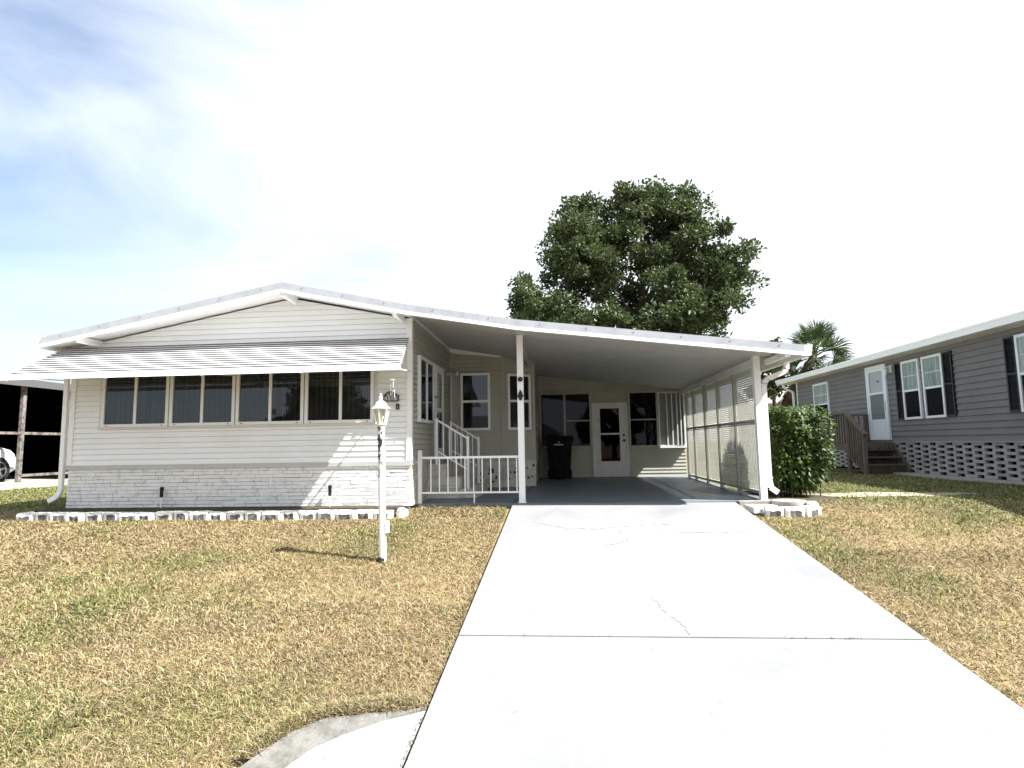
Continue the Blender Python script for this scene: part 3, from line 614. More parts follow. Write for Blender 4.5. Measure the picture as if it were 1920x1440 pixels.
# ------------------------------------------------------------------ porch railing
pr = thing('porch_railing', 'low white metal railing with upright bars along the front edge of the porch', 'railing', (-1.5, .38, 0))
m = MB(); m.box(-2.44, -2.36, .34, .42, .0, .86) if False else m.box(-2.30, -2.235, .35, .415, .0, .86); m.build('newel_post', 'white_metal', pr)
m = MB(); m.bar((-2.235, .382, .735), (-.645, .382, .735), .036, .036); m.build('top_rail', 'white_metal', pr)
m = MB(); m.bar((-2.235, .382, .17), (-.645, .382, .17), .03, .028); m.build('bottom_rail', 'white_metal', pr)
for i in range(11):
    x = -2.085 + i * .1405; m = MB(); m.bar((x, .382, .18), (x, .382, .722), .017, .017, (0, 1, 0)); m.build('baluster', 'white_metal', pr)
m = MB(); m.bar((-1.375, .382, .0), (-1.375, .382, .16), .02, .02, (0, 1, 0)); m.build('foot', 'white_metal', pr)
# brick steps with hand rails
st = thing('brick_steps', 'painted brick steps with a rounded bottom tread below the side door', 'steps', (-1.9, 1.9, 0))
def step(name, x1, z0, z1, y0, y1, rc, mt):
    n = 6; pts = [(-2.31, y0)] + [(x1 - rc + rc * math.sin(k * math.pi / 2 / n), y0 + rc - rc * math.cos(k * math.pi / 2 / n)) for k in range(n + 1)] + [(x1 - rc + rc * math.cos(k * math.pi / 2 / n), y1 - rc + rc * math.sin(k * math.pi / 2 / n)) for k in range(n + 1)] + [(-2.31, y1)]
    m = MB(); k = 3; rg = random.Random(int(x1 * 100))
    zz = z0
    while zz < z1 - .01:
        zt = min(zz + .062, z1); o = rg.uniform(-.006, .006)
        m.prism([(px + (o if px > -2.3 else 0), py + (o * .5 if py > 1.3 else -o * .5), zz + .003) for px, py in pts], (0, 0, zt - zz - .003)); zz = zt
    m.build(name, mt, st)
step('tread', -1.42, .01, .17, 1.10, 2.75, .22, 'brick_baked_shade'); step('tread', -1.72, .172, .38, 1.14, 2.70, .05, 'brick_baked_shade'); step('landing', -1.98, .382, .60, 1.16, 2.68, .03, 'brick_baked_shade')
def handrail(y, label):
    h = thing('stair_railing', label, 'railing', (-1.85, y, .17), 'hand rails of the brick steps')
    m = MB(); m.bar((-2.16, y, .60), (-2.16, y, 1.42), .04, .04, (0, 1, 0)); m.build('newel_post', 'white_metal', h)
    m = MB(); m.bar((-1.60, y, .17), (-1.60, y, 1.09), .045, .045, (0, 1, 0)); m.build('newel_post', 'white_metal', h)
    m = MB(); m.bar((-2.14, y, 1.38), (-1.62, y, 1.06), .03, .03); m.build('top_rail', 'white_metal', h)
    m = MB(); m.bar((-2.14, y, .83), (-1.62, y, .51), .022, .022); m.build('bottom_rail', 'white_metal', h)
    for k in range(1, 5):
        t = k / 5; x = -2.14 + .52 * t; m = MB(); m.bar((x, y, .83 - .32 * t), (x, y, 1.37 - .32 * t), .014, .014, (0, 1, 0)); m.build('baluster', 'white_metal', h)
handrail(1.2, 'sloping white stair rail on the near side of the brick steps')
handrail(2.6, 'sloping white stair rail on the far side of the brick steps, behind the nearer one')
# ------------------------------------------------------------------ small things fixed to the house
pl = MB(); prof = [(-.125, 0), (.125, 0), (.135, .02), (.125, .05), (.14, .085), (.105, .09), (.08, .125), (.05, .145), (0, .16), (-.05, .145), (-.08, .125), (-.105, .09), (-.14, .085), (-.125, .05), (-.135, .02)]
PX, PZ = -2.635, 1.645
pl.prism([(PX + a, -.055, PZ + b) for a, b in prof], (0, .025, 0)); plaque = pl.build('house_number_plaque', 'lead_grey')
tag(plaque, 'grey arched plaque with the house number 4315 on the white clapboard wall', 'house number')
m = MB(); k = [(a * 1.0, b) for a, b in prof]
for (a0, b0), (a1, b1) in zip(k, k[1:] + k[:1]): m.bar((PX + a0, -.058, PZ + b0), (PX + a1, -.058, PZ + b1), .008, .008, (0, 1, 0))
m.build('rim', 'black_iron', plaque)
m = MB(); rr = random.Random(3)
for i in range(16):
    a = rr.uniform(-.085, .085); bb = .092 + rr.uniform(0, .045) * (1 - abs(a) / .1); m.lathe((PX + a, -.055, PZ + bb), [(.011, 0), (.009, -.008), (.003, -.012)], 7, i % 2, 'y')
m.build('ornament', ['window_white', 'black_iron'], plaque)
cu = bpy.data.curves.new('digits', 'FONT'); cu.body = '4315'; cu.size = .088; cu.extrude = .004; cu.align_x = 'CENTER'; cu.space_character = 1.12
to = bpy.data.objects.new('digits_tmp', cu); COL.objects.link(to); dg = bpy.context.evaluated_depsgraph_get(); dg.update()
me = bpy.data.meshes.new_from_object(to.evaluated_get(dg)); bpy.data.objects.remove(to)
me.transform(Matrix.Translation(Vector((PX, -.062, PZ + .016)) - ORG[plaque.name]) @ Matrix.Rotation(R(90), 4, 'X')); me.materials.clear(); me.materials.append(MAT['white_trim'])
do = bpy.data.objects.new('digits', me); COL.objects.link(do); do.parent = plaque
wc = thing('wind_chime', 'small pale wind chime hanging under the awning beside the house number', 'wind chime', (-2.56, -.22, 1.72))
CX, CY = -2.555, -.22
m = MB(); m.lathe((CX, CY, 1.955), [(.045, 0), (.048, .008), (.03, .016), (.008, .02)], 16); m.build('disc', 'cap_cream', wc)
m = MB(); m.tube([(CX, CY, 1.97), (CX, CY, 2.48)], .002, 5); m.build('cord', 'cap_cream', wc)
for k, ln in enumerate((.26, .19, .22, .17)):
    a = k * math.pi / 2 + .5; m = MB(); m.tube([(CX + .03 * math.cos(a), CY + .03 * math.sin(a), 1.945), (CX + .03 * math.cos(a), CY + .03 * math.sin(a), 1.945 - ln)], .0042, 8); m.build('chime_tube', 'white_metal', wc)
m = MB(); m.fbox(FB, -2.557, -2.503, 1.515, 1.59, .012, .035); m.prism([(-2.557, -.012, 1.59), (-2.503, -.012, 1.59), (-2.515, -.012, 1.606), (-2.545, -.012, 1.606)], (0, -.023, 0)); m.fbox(FB, -2.543, -2.517, 1.53, 1.572, .036, .042, 1)
tag(m.build('key_box', ['black_iron', 'lead_grey']), 'tiny dark box with a grey face on the clapboard below the house number', 'key box')
pw = thing('porch_lamp', 'small unlit lamp on a bracket in the porch corner near the ceiling', 'wall lamp', (-2.2, 3.2, 2.42))
m = MB(); m.box(-2.30, -2.22, 3.19, 3.262, 2.42, 2.50); m.build('bracket', 'aluminium', pw)
for sx in (-1, 1):
    m = MB(); m.tube([(-2.26, 3.18, 2.45), (-2.26 + sx * .07, 3.14, 2.455), (-2.26 + sx * .15, 3.10, 2.45)], [.02, .03, .05], 12); m.build('flood_bulb', 'aluminium', pw)
m = MB(); m.box(-2.29, -2.255, 3.24, 3.285, 1.0, 2.42); tag(m.build('wire_conduit', 'aluminium'), 'thin grey conduit running down the porch corner below the lamp', 'conduit')
FP = Fr((0, .33), (1, 0), (0, -1))
m = MB(); m.lathe((-.595, .328, 1.985), [(.040, 0), (.042, -.02), (.034, -.035), (.012, -.04)], 18, 0, 'y'); tag(m.build('post_hook_disc', 'black_iron', smooth=40), 'round black disc fixed high on the white carport post', 'ornament')
m = MB(); m.lathe((-.595, .315, 1.715), [(.006, -.075), (.022, -.065), (.034, -.03), (.036, .03), (.024, .06), (.012, .075), (.012, .09), (.004, .095)], 16); m.fbox(FP, -.645, -.545, 1.70, 1.725, .001, .012)
tag(m.build('post_lantern', 'black_iron', smooth=40), 'small black lantern-shaped ornament on the white carport post below the disc', 'ornament')
for x in (-6.36, -3.585):
    s_ = thing('sprinkler_riser', 'thin white pipe with a black head by the brick skirt, ' + ('left one' if x < -5 else 'nearer the lamp post'), 'sprinkler', (x, -.10, .0), 'sprinkler risers by the brick skirt')
    m = MB(); m.tube([(x, -.10, -.02), (x, -.10, .20)], .012, 10); m.build('pipe', 'white_trim', s_, smooth=40)
    m = MB(); m.lathe((x, -.10, .18), [(.022, 0), (.026, .02), (.026, .12), (.03, .125), (.03, .155), (.018, .165)], 14); m.build('head', 'black_iron', s_, smooth=40)
# ------------------------------------------------------------------ lamp post
LX, LY = -2.03, -2.4; lz = float(gz(LY))
lp = thing('lamp_post', 'white lamp post with peeling paint and a lantern on top, standing in the lawn', 'lamp post', (LX, LY, lz))
m = MB(); m.lathe((LX, LY, 0), [(.041, lz - .1), (.041, 1.02), (.050, 1.02), (.050, 1.035), (.040, 1.04), (.040, 1.15), (.046, 1.155), (.046, 1.165), (.02, 1.17)], 24); m.build('pole', 'pole_paint', lp, smooth=35)
m = MB(); m.lathe((LX - .012, LY - .012, 0), [(.044, lz - .05), (.044, lz + .035), (.036, lz + .05)], 16); m.build('base_plate', 'black_iron', lp)
m = MB(); m.tube([(LX - .155, LY - .01, .982), (LX + .155, LY - .01, .980)], .004, 8); m.tube([(LX - .165, LY - .01, .982), (LX - .15, LY - .01, .982)], .007, 8); m.tube([(LX + .15, LY - .01, .98), (LX + .165, LY - .01, .98)], .007, 8); m.build('ladder_rest', 'black_iron', lp)
m = MB(); m.box(LX + .042, LX + .075, LY - .035, LY + .03, -.05, .08); m.build('outlet_box', 'white_trim', lp)
def hexring(r, z): return [(LX + r * math.cos(R(60 * k + 30)), LY + r * math.sin(R(60 * k + 30)), z) for k in range(6)]
lo_, hi_ = hexring(.056, 1.195), hexring(.094, 1.375)
m = MB()
for k in range(6):
    m.bar(lo_[k], hi_[k], .014, .014); m.bar(lo_[k], lo_[(k + 1) % 6], .014, .016); m.bar(hi_[k], hi_[(k + 1) % 6], .014, .012)
m.lathe((LX, LY, 0), [(.03, 1.165), (.045, 1.175), (.066, 1.188), (.06, 1.194)], 12); lf = m.build('lantern_frame', 'cap_cream', lp)
g = MB()
for k in range(6):
    q = lambda p: (LX + (p[0] - LX) * .97, LY + (p[1] - LY) * .97, p[2]); g.poly([q(lo_[k]), q(lo_[(k + 1) % 6]), q(hi_[(k + 1) % 6]), q(hi_[k])])
g.build('pane', 'pane_clear', lf)
m = MB(); m.lathe((LX, LY, 0), [(.012, 1.19), (.02, 1.2), (.02, 1.235), (.015, 1.24), (.03, 1.26), (.034, 1.285), (.026, 1.31), (.01, 1.32)], 14); m.build('bulb', 'bulb', lf, smooth=50)
m = MB(); m.lathe((LX, LY, 0), [(.108, 1.372), (.111, 1.38), (.092, 1.392), (.07, 1.415), (.056, 1.445), (.04, 1.462), (.022, 1.468), (.018, 1.49), (.022, 1.495), (.022, 1.515), (.014, 1.52), (.014, 1.54), (.003, 1.556)], 24, 0, 'z'); m.build('lantern_cap', 'white_metal', lp, smooth=35)
lp.rotation_euler = (0, R(-1.1), 0)
# ------------------------------------------------------------------ edging stones along the front bed
proto = None
def edging(x, y, z, rz, sc=1., seed=0, mt='stone_white'):
    m = MB(); rg = random.Random(seed); j = lambda a: rg.uniform(-a, a)
    n = 5; W_, D_, H_ = .135 * sc, .062, .12
    top = [(-W_ + 2 * W_ * i / n + j(.006), -D_ - .014 * math.sin(math.pi * i / n) * 0 + j(.008), H_ + j(.006)) for i in range(n + 1)]; bt = [(a + j(.01), b - .012 + j(.010), -.06) for a, b, c in top]
    tb = [(a, D_ + j(.006), H_ + j(.004)) for a, b, c in top]; bb = [(a, D_, -.06) for a, b, c in top]; md = [(a + j(.012), b - .022 + j(.018), H_ * .62 + j(.016)) for a, b, c in top]
    for i in range(n):
        m.poly([bt[i], bt[i + 1], md[i + 1], md[i]], 1 if 0 < i < n - 1 else 0); m.poly([md[i], md[i + 1], top[i + 1], top[i]], 0); m.poly([top[i], top[i + 1], tb[i + 1], tb[i]]); m.poly([tb[i], tb[i + 1], bb[i + 1], bb[i]])
    m.poly([bt[0], md[0], top[0], tb[0], bb[0]]); m.poly([bb[n], tb[n], top[n], md[n], bt[n]])
    return m
PROT = []
for k in range(4):
    o = edging(0, 0, 0, 0, 1, 20 + k).build('edging_stone', ['stone_white', 'stone_raw'], origin=(0, 0, 0)); PROT.append(o)
spots = [(-8.33 + .285 * i, -.40 + .02 * math.sin(i * 1.7), rng.uniform(-.06, .06)) for i in range(21)] + [(-8.38, -.20, 1.45), (-8.36, .06, 1.5), (-2.40, -.26, -1.0)]
used = 0
for i, (x, y, a) in enumerate(spots):
    o = PROT[i] if i < 4 else PROT[i % 4].copy()
    if i >= 4: COL.objects.link(o)
    o.location = (x, y, float(gz(-.4)) - .005 + rng.uniform(-.008, .008)); o.rotation_euler = (rng.uniform(-.05, .05), rng.uniform(-.03, .03), a); o.scale = (.99, 1, 1)
    tag(o, 'white painted scalloped block in the edging row along the brick skirt', 'edging stone', 'edging blocks in front of the house')
for i, (x, y, a, s_) in enumerate(((3.02, -.42, -.15, .9), (3.27, -.44, .1, 1.), (3.52, -.38, .5, .95), (3.66, -.12, 1.3, 1.))):
    o = PROT[i % 4].copy(); COL.objects.link(o); o.location = (x, y, float(gz(y)) + .0); o.rotation_euler = (0, .02, a); o.scale = (s_, 1.1, 1)
    tag(o, 'rough white block edging the small bed beside the driveway and hedge', 'edging stone', 'edging blocks beside the driveway')
m = MB(); m.box(2.74, 3.62, .18, .31, -.1, .012); tag(m.build('concrete_strip', 'path_concrete'), 'narrow pale concrete strip at the foot of the right carport post', 'concrete strip')
m = MB(); m.prism([(2.78, -.33, -.11), (3.12, -.33, -.11), (3.25, .1, -.11), (2.78, .1, -.11)], (0, 0, .085)); tag(m.build('paver', 'stone_white'), 'flat pale paver lying between the driveway and the rough white blocks', 'paver')
m = MB(); m.lathe((3.42, .08, 0), [(.02, -.1), (.235, -.1), (.25, -.02), (.24, .03), (.2, .036), (.02, .036)], 26); tag(m.build('splash_stone', 'path_concrete', smooth=30), 'round concrete stepping stone under the right downspout', 'stepping stone')
# ------------------------------------------------------------------ wheelie bin
BX, BY, BZ = .02, 5.72, sz(5.7)
tb = thing('trash_can', 'black wheeled trash can with a hinged lid against the back wall of the carport', 'trash can', (BX, BY, BZ))
m = MB(); lo_ = [(-.25, -.25), (.25, -.25), (.25, .25), (-.25, .25)]; k = 1.28
m.hexa([(BX + a, BY + b, BZ + .03) for a, b in lo_] + [(BX + a * k, BY + b * k, BZ + .98) for a, b in lo_])
m.box(BX - .345, BX + .345, BY - .345, BY + .345, BZ + .93, BZ + .985); m.build('body', 'black_plastic', tb)
m = MB(); P0 = [(-.36, -.38), (.36, -.38), (.36, .36), (-.36, .36)]; m.hexa([(BX + a, BY + b, BZ + .987) for a, b in P0] + [(BX + a * .9, BY + b * .9, BZ + 1.07) for a, b in P0]); m.box(BX - .12, BX + .12, BY - .42, BY - .37, BZ + .99, BZ + 1.02); m.build('lid', 'black_plastic', tb)
m = MB(); m.tube([(BX - .3, BY + .40, BZ + .95), (BX + .3, BY + .40, BZ + .95)], .018, 10); m.build('handle', 'black_plastic', tb)
for sx in (-1, 1):
    m = MB(); m.lathe((BX + sx * .27, BY + .24, BZ + .11), [(.11, -.03), (.12, 0), (.11, .03)], 18, 0, 'x'); m.build('wheel', 'tyre', tb)
m = MB(); FW = lambda s, z, t=0.: (BX + s, BY - .25 - .07 * (z / .95) - t, BZ + z); m.fbox(FW, -.12, .10, .842, .865, .005, .009); m.lathe((BX, BY - .316, BZ + .92), [(.02, 0), (.02, -.012)], 6, 0, 'y'); m.build('emblem', 'aluminium', tb)
# ------------------------------------------------------------------ grey house on the right
gh = thing('grey_house', 'grey clapboard mobile home with black shutters and a pierced block skirt', 'house', (12, 5, -.05))
FG = Fr((9.5, 0), (0, 1), (-1, 0))                     # s = world y
m = MB(); siding(m, FG, -8, 14.7, .83, 3.2, .148, lip=.032, rnd=rng); m.poly([FG(-8, .8, -.005), FG(14.7, .8, -.005), FG(14.7, 3.2, -.005), FG(-8, 3.2, -.005)]); m.build('siding', 'grey_siding', gh)
m = MB(); m.box(9.52, 14.5, 14.65, 14.7, 0, 3.2); m.box(9.52, 14.5, -8, -7.95, 0, 3.2); m.box(14.5, 14.55, -8, 14.7, 0, 3.2); m.build('far_wall', 'grey_siding', gh)
m = MB(); m.fbox(FG, 14.62, 14.7, .8, 3.15, .004, .03); m.build('corner_board', 'white_trim', gh)
m = MB(); rows = 12; rh = .80 / rows
for r in range(rows):
    s = -8 + (0 if r % 2 else .32)
    while s < 14.6:
        if s > 7.9 and False: pass
        jj = rng.uniform(-.012, .012); m.fbox(FG, s + jj, s + .40 + jj, .0 + r * rh + .003, (r + 1) * rh, -.09, rng.uniform(-.004, .006)); s += .64
m.build('block_skirt', 'grey_block', gh)
m = MB(); m.fbox(FG, -8, 14.6, -.05, .8, -.3, -.2); m.build('skirt_void', 'dark_void', gh)
m = MB(); m.fbox(FG, -8, 14.7, .80, .83, -.05, .03); m.build('starter_strip', 'grey_block', gh)
# eave: soffit, fascia, gutter, low roof
m = MB(); m.hexa([(9.1, -8.2, 3.20), (12, -8.2, 3.95), (12, 15.5, 3.95), (9.1, 15.5, 3.20), (9.1, -8.2, 3.34), (12, -8.2, 4.09), (12, 15.5, 4.09), (9.1, 15.5, 3.34)]); m.hexa([(12, -8.2, 3.95), (14.9, -8.2, 3.2), (14.9, 15.5, 3.2), (12, 15.5, 3.95), (12, -8.2, 4.09), (14.9, -8.2, 3.34), (14.9, 15.5, 3.34), (12, 15.5, 4.09)]); m.build('roof', 'path_concrete', gh)
m = MB(); m.box(9.1, 9.5, -8.2, 15.4, 3.16, 3.195); m.build('soffit', 'white_trim', gh)
gt = MB(); gt.hexa([(8.99, -8.2, 3.16), (9.09, -8.2, 3.16), (9.09, 15.45, 3.16), (8.99, 15.45, 3.16), (8.95, -8.2, 3.31), (9.09, -8.2, 3.31), (9.09, 15.45, 3.31), (8.95, 15.45, 3.31)]); gt.box(8.94, 8.96, -8.2, 15.45, 3.285, 3.325); gt.build('gutter', 'white_metal', gh)
m = MB(); m.hexa([(9.05, 15.46, 3.12), (12, 15.46, 3.9), (12, 15.5, 3.9), (9.05, 15.5, 3.12), (9.05, 15.46, 3.36), (12, 15.46, 4.1), (12, 15.5, 4.1), (9.05, 15.5, 3.36)]); m.build('rake_board', 'white_trim', gh)
spout('downspout', gh, [(9.05, 14.95, 3.16), (9.08, 14.9, 3.0), (9.4, 14.85, 2.8), (9.42, 14.85, .2)], .07, .06)
FG2 = Fr((9.486, 0), (0, 1), (-1, 0))
window(gh, FG2, 11.95, 13.12, 1.70, 2.93, (), (2.17,), 'window_white', .06, .05, ('c', 'curtain', 2.18, 2.88), 'pane_grey', .06, (2.5,))
for (a_, b_) in ((6.80, 7.56), (5.87, 6.66), (2.76, 3.55), (1.84, 2.63)):
    window(gh, FG2, a_, b_, 1.42, 3.0, (), (2.19,), 'window_white', .06, .055, ('c', 'curtain', 2.22, 2.94), 'pane_grey', .06, (2.58,))
for (a_, b_) in ((7.58, 7.88), (5.53, 5.85), (3.57, 3.87), (1.5, 1.82)):
    m = MB(); ring(m, FG2, a_, b_, 1.43, 3.0, .035, .004, .05); m.fbox(FG2, a_ + .035, b_ - .035, 2.2, 2.24, .004, .05); z = 1.47
    while z < 2.95:
        m.hexa([FG2(a_ + .035, z, .046), FG2(b_ - .035, z, .046), FG2(b_ - .035, z, .02), FG2(a_ + .035, z, .02), FG2(a_ + .035, z + .028, .022), FG2(b_ - .035, z + .028, .022), FG2(b_ - .035, z + .028, .01), FG2(a_ + .035, z + .028, .01)]); z += .034
    m.build('shutter', 'shutter_black', gh)
m = MB(); ring(m, FG2, 8.34, 9.42, .88, 3.07, .07, .004, .06, .03); m.fbox(FG2, 8.41, 9.35, .91, 3.0, .006, .0225); ring(m, FG2, 8.42, 9.34, .915, 2.99, .09, .024, .055, .09); m.fbox(FG2, 8.51, 9.25, 1.005, 1.42, .024, .045); m.fbox(FG2, 8.51, 9.25, 1.42, 1.48, .024, .055); m.fbox(FG2, 8.51, 9.25, 2.22, 2.28, .024, .055); ring(m, FG2, 8.56, 9.20, 1.05, 1.37, .02, .046, .052)
dr = m.build('front_door', 'door_white', gh)
m = MB(); m.poly([FG2(8.51, 1.48, .04), FG2(9.25, 1.48, .04), FG2(9.25, 2.22, .04), FG2(8.51, 2.22, .04)]); m.build('lower_pane', 'pane_grey', dr)
m = MB(); m.fbox(FG2, 8.51, 9.25, 1.48, 2.22, .0235, .028); m.build('screen', 'board_mid', dr)
m = MB(); m.poly([FG2(8.51, 2.28, .04), FG2(9.25, 2.28, .04), FG2(9.25, 2.90, .04), FG2(8.51, 2.90, .04)]); m.build('upper_pane', 'pane_grey', dr)
m = MB(); m.fbox(FG2, 8.45, 8.475, 1.70, 2.0, .056, .085); m.build('handle', 'aluminium', dr)
m = MB(); m.lathe((9.486 - .047, 8.78, 2.6), [(.035, 0), (.035, -.004)], 12, 0, 'x'); m.build('knocker', 'black_iron', dr)
wl = thing('wall_lantern', 'small white wall lantern beside the white door of the grey house', 'wall lamp', (9.4, 8.12, 2.75))
m = MB(); m.fbox(FG, 8.06, 8.18, 2.78, 2.98, .02, .045); m.fbox(FG, 8.10, 8.14, 2.92, 2.96, .045, .16); m.build('bracket', 'white_trim', wl)
m = MB(); m.lathe((9.32, 8.12, 2.70), [(.04, 0), (.075, .16), (.085, .17), (.03, .24), (.01, .26)], 10); m.build('shade', 'white_trim', wl)
# wooden stoop
sp = thing('wooden_stoop', 'weathered grey wooden deck with steps and railings at the grey house door', 'porch steps', (8.9, 8.5, -.05))
m = MB()
for i in range(9): m.box(8.28 + i * .135, 8.28 + i * .135 + .128, 8.30, 9.55, .785, .82)
m.build('deck_boards', 'wood_grey', sp)
m = MB(); m.box(8.27, 9.48, 8.262, 8.298, .64, .80); m.box(8.236, 8.27, 8.26, 9.56, .60, .80); m.build('rim_joist', 'wood_grey', sp)
for k, (y0, z1) in enumerate(((8.08, .62), (7.86, .42), (7.64, .22))):
    m = MB(); m.box(8.32, 9.46, y0 - .02, y0 + .235, z1 - .035, z1); m.build('tread', 'wood_grey', sp)
    m = MB(); m.box(8.36, 9.44, y0 + .2, y0 + .22, z1 - .3 if k < 2 else z1 - .25, z1 - .036); m.build('riser', 'wood_tread', sp)
m = MB(); m.box(8.36, 9.44, 7.645, 7.66, -.06, .184); m.build('riser', 'wood_tread', sp)
for x in (8.34, 9.44):
    m = MB(); m.bar((x, 8.28, .67), (x, 7.57, .0), .035, .23); m.build('stringer', 'wood_grey', sp)
for (x, y, z0, z1) in ((8.27, 8.32, -.05, 1.64), (8.27, 9.5, -.05, 1.64), (8.27, 7.46, -.05, 1.06), (9.42, 9.5, -.05, 1.64)):
    m = MB(); m.box(x - .045, x + .045, y - .045, y + .045, z0, z1); m.build('newel_post', 'wood_grey', sp)
m = MB(); m.bar((8.27, 8.36, 1.66), (8.27, 9.56, 1.66), .12, .04); m.build('top_rail', 'wood_grey', sp)
m = MB(); m.bar((8.27, 9.5, 1.64), (9.45, 9.5, 1.64), .12, .04); m.build('top_rail', 'wood_grey', sp)
m = MB(); m.bar((8.27, 8.36, 1.67), (8.27, 7.36, 1.03), .13, .045); m.bar((8.27, 8.36, 1.56), (8.27, 7.45, .98), .04, .08); m.build('stair_rail', 'wood_grey', sp)
m = MB(); m.bar((8.27, 8.30, .42), (8.27, 7.48, .02), .04, .07); m.build('stair_lower_rail', 'wood_grey', sp)
for k in range(7):
    y = 8.47 + k * .145; m = MB(); m.box(8.225, 8.262, y - .018, y + .018, .68, 1.64); m.build('baluster', 'wood_grey', sp)
for k in range(6):
    y = 8.22 - k * .125; zb = .42 - (8.30 - y) * .49; zt = 1.60 - (8.36 - y) * .64; m = MB(); m.box(8.225, 8.262, y - .018, y + .018, zb, zt); m.build('baluster', 'wood_grey', sp)
for k in range(7):
    x = 8.42 + k * .15; m = MB(); m.box(x - .018, x + .018, 9.455, 9.49, .8, 1.62); m.build('baluster', 'wood_grey', sp)
# ------------------------------------------------------------------ foliage helpers
def leaf_mesh(name, C, D, Nn, Lg, Wd, mt, parent, fold=.25):
    """C centres, D directions, Nn normals, Lg length, Wd width: each leaf two quads folded along the midrib"""
    D = D / np.linalg.norm(D, axis=1)[:, None]; side = np.cross(D, Nn); side /= (np.linalg.norm(side, axis=1)[:, None] + 1e-9); nn = np.cross(side, D)
    a = C; tip = C + D * Lg[:, None]; mid = C + D * (Lg * .5)[:, None]
    l = mid + side * (Wd / 2)[:, None] - nn * (Wd * fold)[:, None]; r = mid - side * (Wd / 2)[:, None] - nn * (Wd * fold)[:, None]
    V = np.stack([a, l, tip, r], 1).reshape(-1, 3); n = len(C); i = np.arange(n) * 4
    org = np.array(ORG[parent.name]); V = V - org
    Fc = np.concatenate([np.stack([i, i + 1, i + 2], 1), np.stack([i, i + 2, i + 3], 1)]).astype(np.int32)
    me = bpy.data.meshes.new(name); me.vertices.add(len(V)); me.vertices.foreach_set('co', V.astype(np.float32).ravel())
    me.loops.add(Fc.size); me.loops.foreach_set('vertex_index', Fc.ravel()); me.polygons.add(len(Fc)); me.polygons.foreach_set('loop_start', (np.arange(len(Fc)) * 3).astype(np.int32)); me.polygons.foreach_set('loop_total', np.full(len(Fc), 3, np.int32))
    me.materials.append(MAT[mt]); me.update(calc_edges=True); me.validate()
    o = bpy.data.objects.new(name, me); COL.objects.link(o); o.parent = parent; ORG[o.name] = ORG[parent.name]; return o
def inpoly(px, py, P):
    c = np.zeros(len(px), bool); n = len(P)
    for i in range(n):
        x0, y0 = P[i - 1]; x1, y1 = P[i]; t = ((y0 > py) != (y1 > py)) & (px < (x1 - x0) * (py - y0) / (y1 - y0 + 1e-12) + x0); c ^= t
    return c
def foliage(name, C, rad, per, lg, wd, mt, parent, seed, up_=.5, flat=.75):
    r = np.random.RandomState(seed); n = len(C); k = n * per
    off = r.normal(size=(k, 3)); off /= np.linalg.norm(off, axis=1)[:, None]; off *= (r.rand(k) ** .45)[:, None] * np.repeat(rad, per)[:, None]; off[:, 2] *= flat
    P = np.repeat(C, per, 0) + off
    D = off / (np.linalg.norm(off, axis=1)[:, None] + 1e-6) + r.normal(size=(k, 3)) * .7; Nn = r.normal(size=(k, 3)) * .8; Nn[:, 2] += up_
    return leaf_mesh(name, P, D, Nn, lg * (.6 + .8 * r.rand(k)), wd * (.6 + .8 * r.rand(k)), mt, parent)
# big oak-like tree behind the carport
def px2x(px): return -3.16 + .0339 * (px - 950)
def px2z(py): return 17.9 - .0342 * (py - 340)
sil = [(948, 592), (962, 556), (992, 522), (1022, 494), (1040, 455), (1048, 420), (1066, 388), (1100, 376), (1140, 371), (1165, 380), (1180, 350), (1204, 351), (1214, 378), (1230, 342), (1256, 345), (1266, 378), (1305, 372), (1326, 392), (1334, 442), (1370, 466), (1376, 492), (1352, 520), (1392, 498), (1424, 532), (1408, 566), (1416, 590), (1392, 622), (1330, 640), (1330, 700), (1000, 700), (960, 620)]
SIL = [(px2x(a), px2z(b)) for a, b in sil]
oak = thing('oak_tree', 'large dark green broadleaf tree with a wide uneven crown behind the carport roof', 'tree', (5.2, 28, -.05))
rs = np.random.RandomState(4); cx = rs.uniform(-3.4, 13.2, 9000); czz = rs.uniform(5.2, 17.9, 9000); ok = inpoly(cx, czz, SIL)
cx, czz = cx[ok], czz[ok]; hw = np.interp(czz, [5, 7, 9, 11, 13, 15, 17, 18], [5.5, 6.2, 6.0, 5.2, 4.6, 3.8, 2.2, .8])
cy = 28 + rs.uniform(-1, 1, len(cx)) * hw
dist = np.sqrt(((cx - 5.2) / 7.5) ** 2 + ((cy - 28) / 6.) ** 2 + ((czz - 9.5) / 8.) ** 2)
keep = (vnoise(cx + cy * .3, czz - cy * .2, .75, 21) + .25 * dist > .625)
C = np.stack([cx, cy, czz], 1)[keep][:900]; C = (C - np.array([5.0, 28, 9.0])) * np.array([.91, .93, .945]) + np.array([4.8, 28, 9.0])
C[:, 0] = np.where(C[:, 0] > 8.5, 8.5 + (C[:, 0] - 8.5) * .84, C[:, 0])
foliage('crown', C, rs.uniform(.35, .85, len(C)), 125, .25, .15, 'oak_leaf', oak, 8)
m = MB(); m.tube([(5.2, 28, -.1), (5.3, 28, 2.5), (5.15, 28, 5), (5.4, 28.1, 7.5), (5.6, 28, 10.5), (6.1, 28, 14)], [.55, .42, .38, .3, .2, .06], 12); m.build('trunk', 'bark', oak, smooth=60)
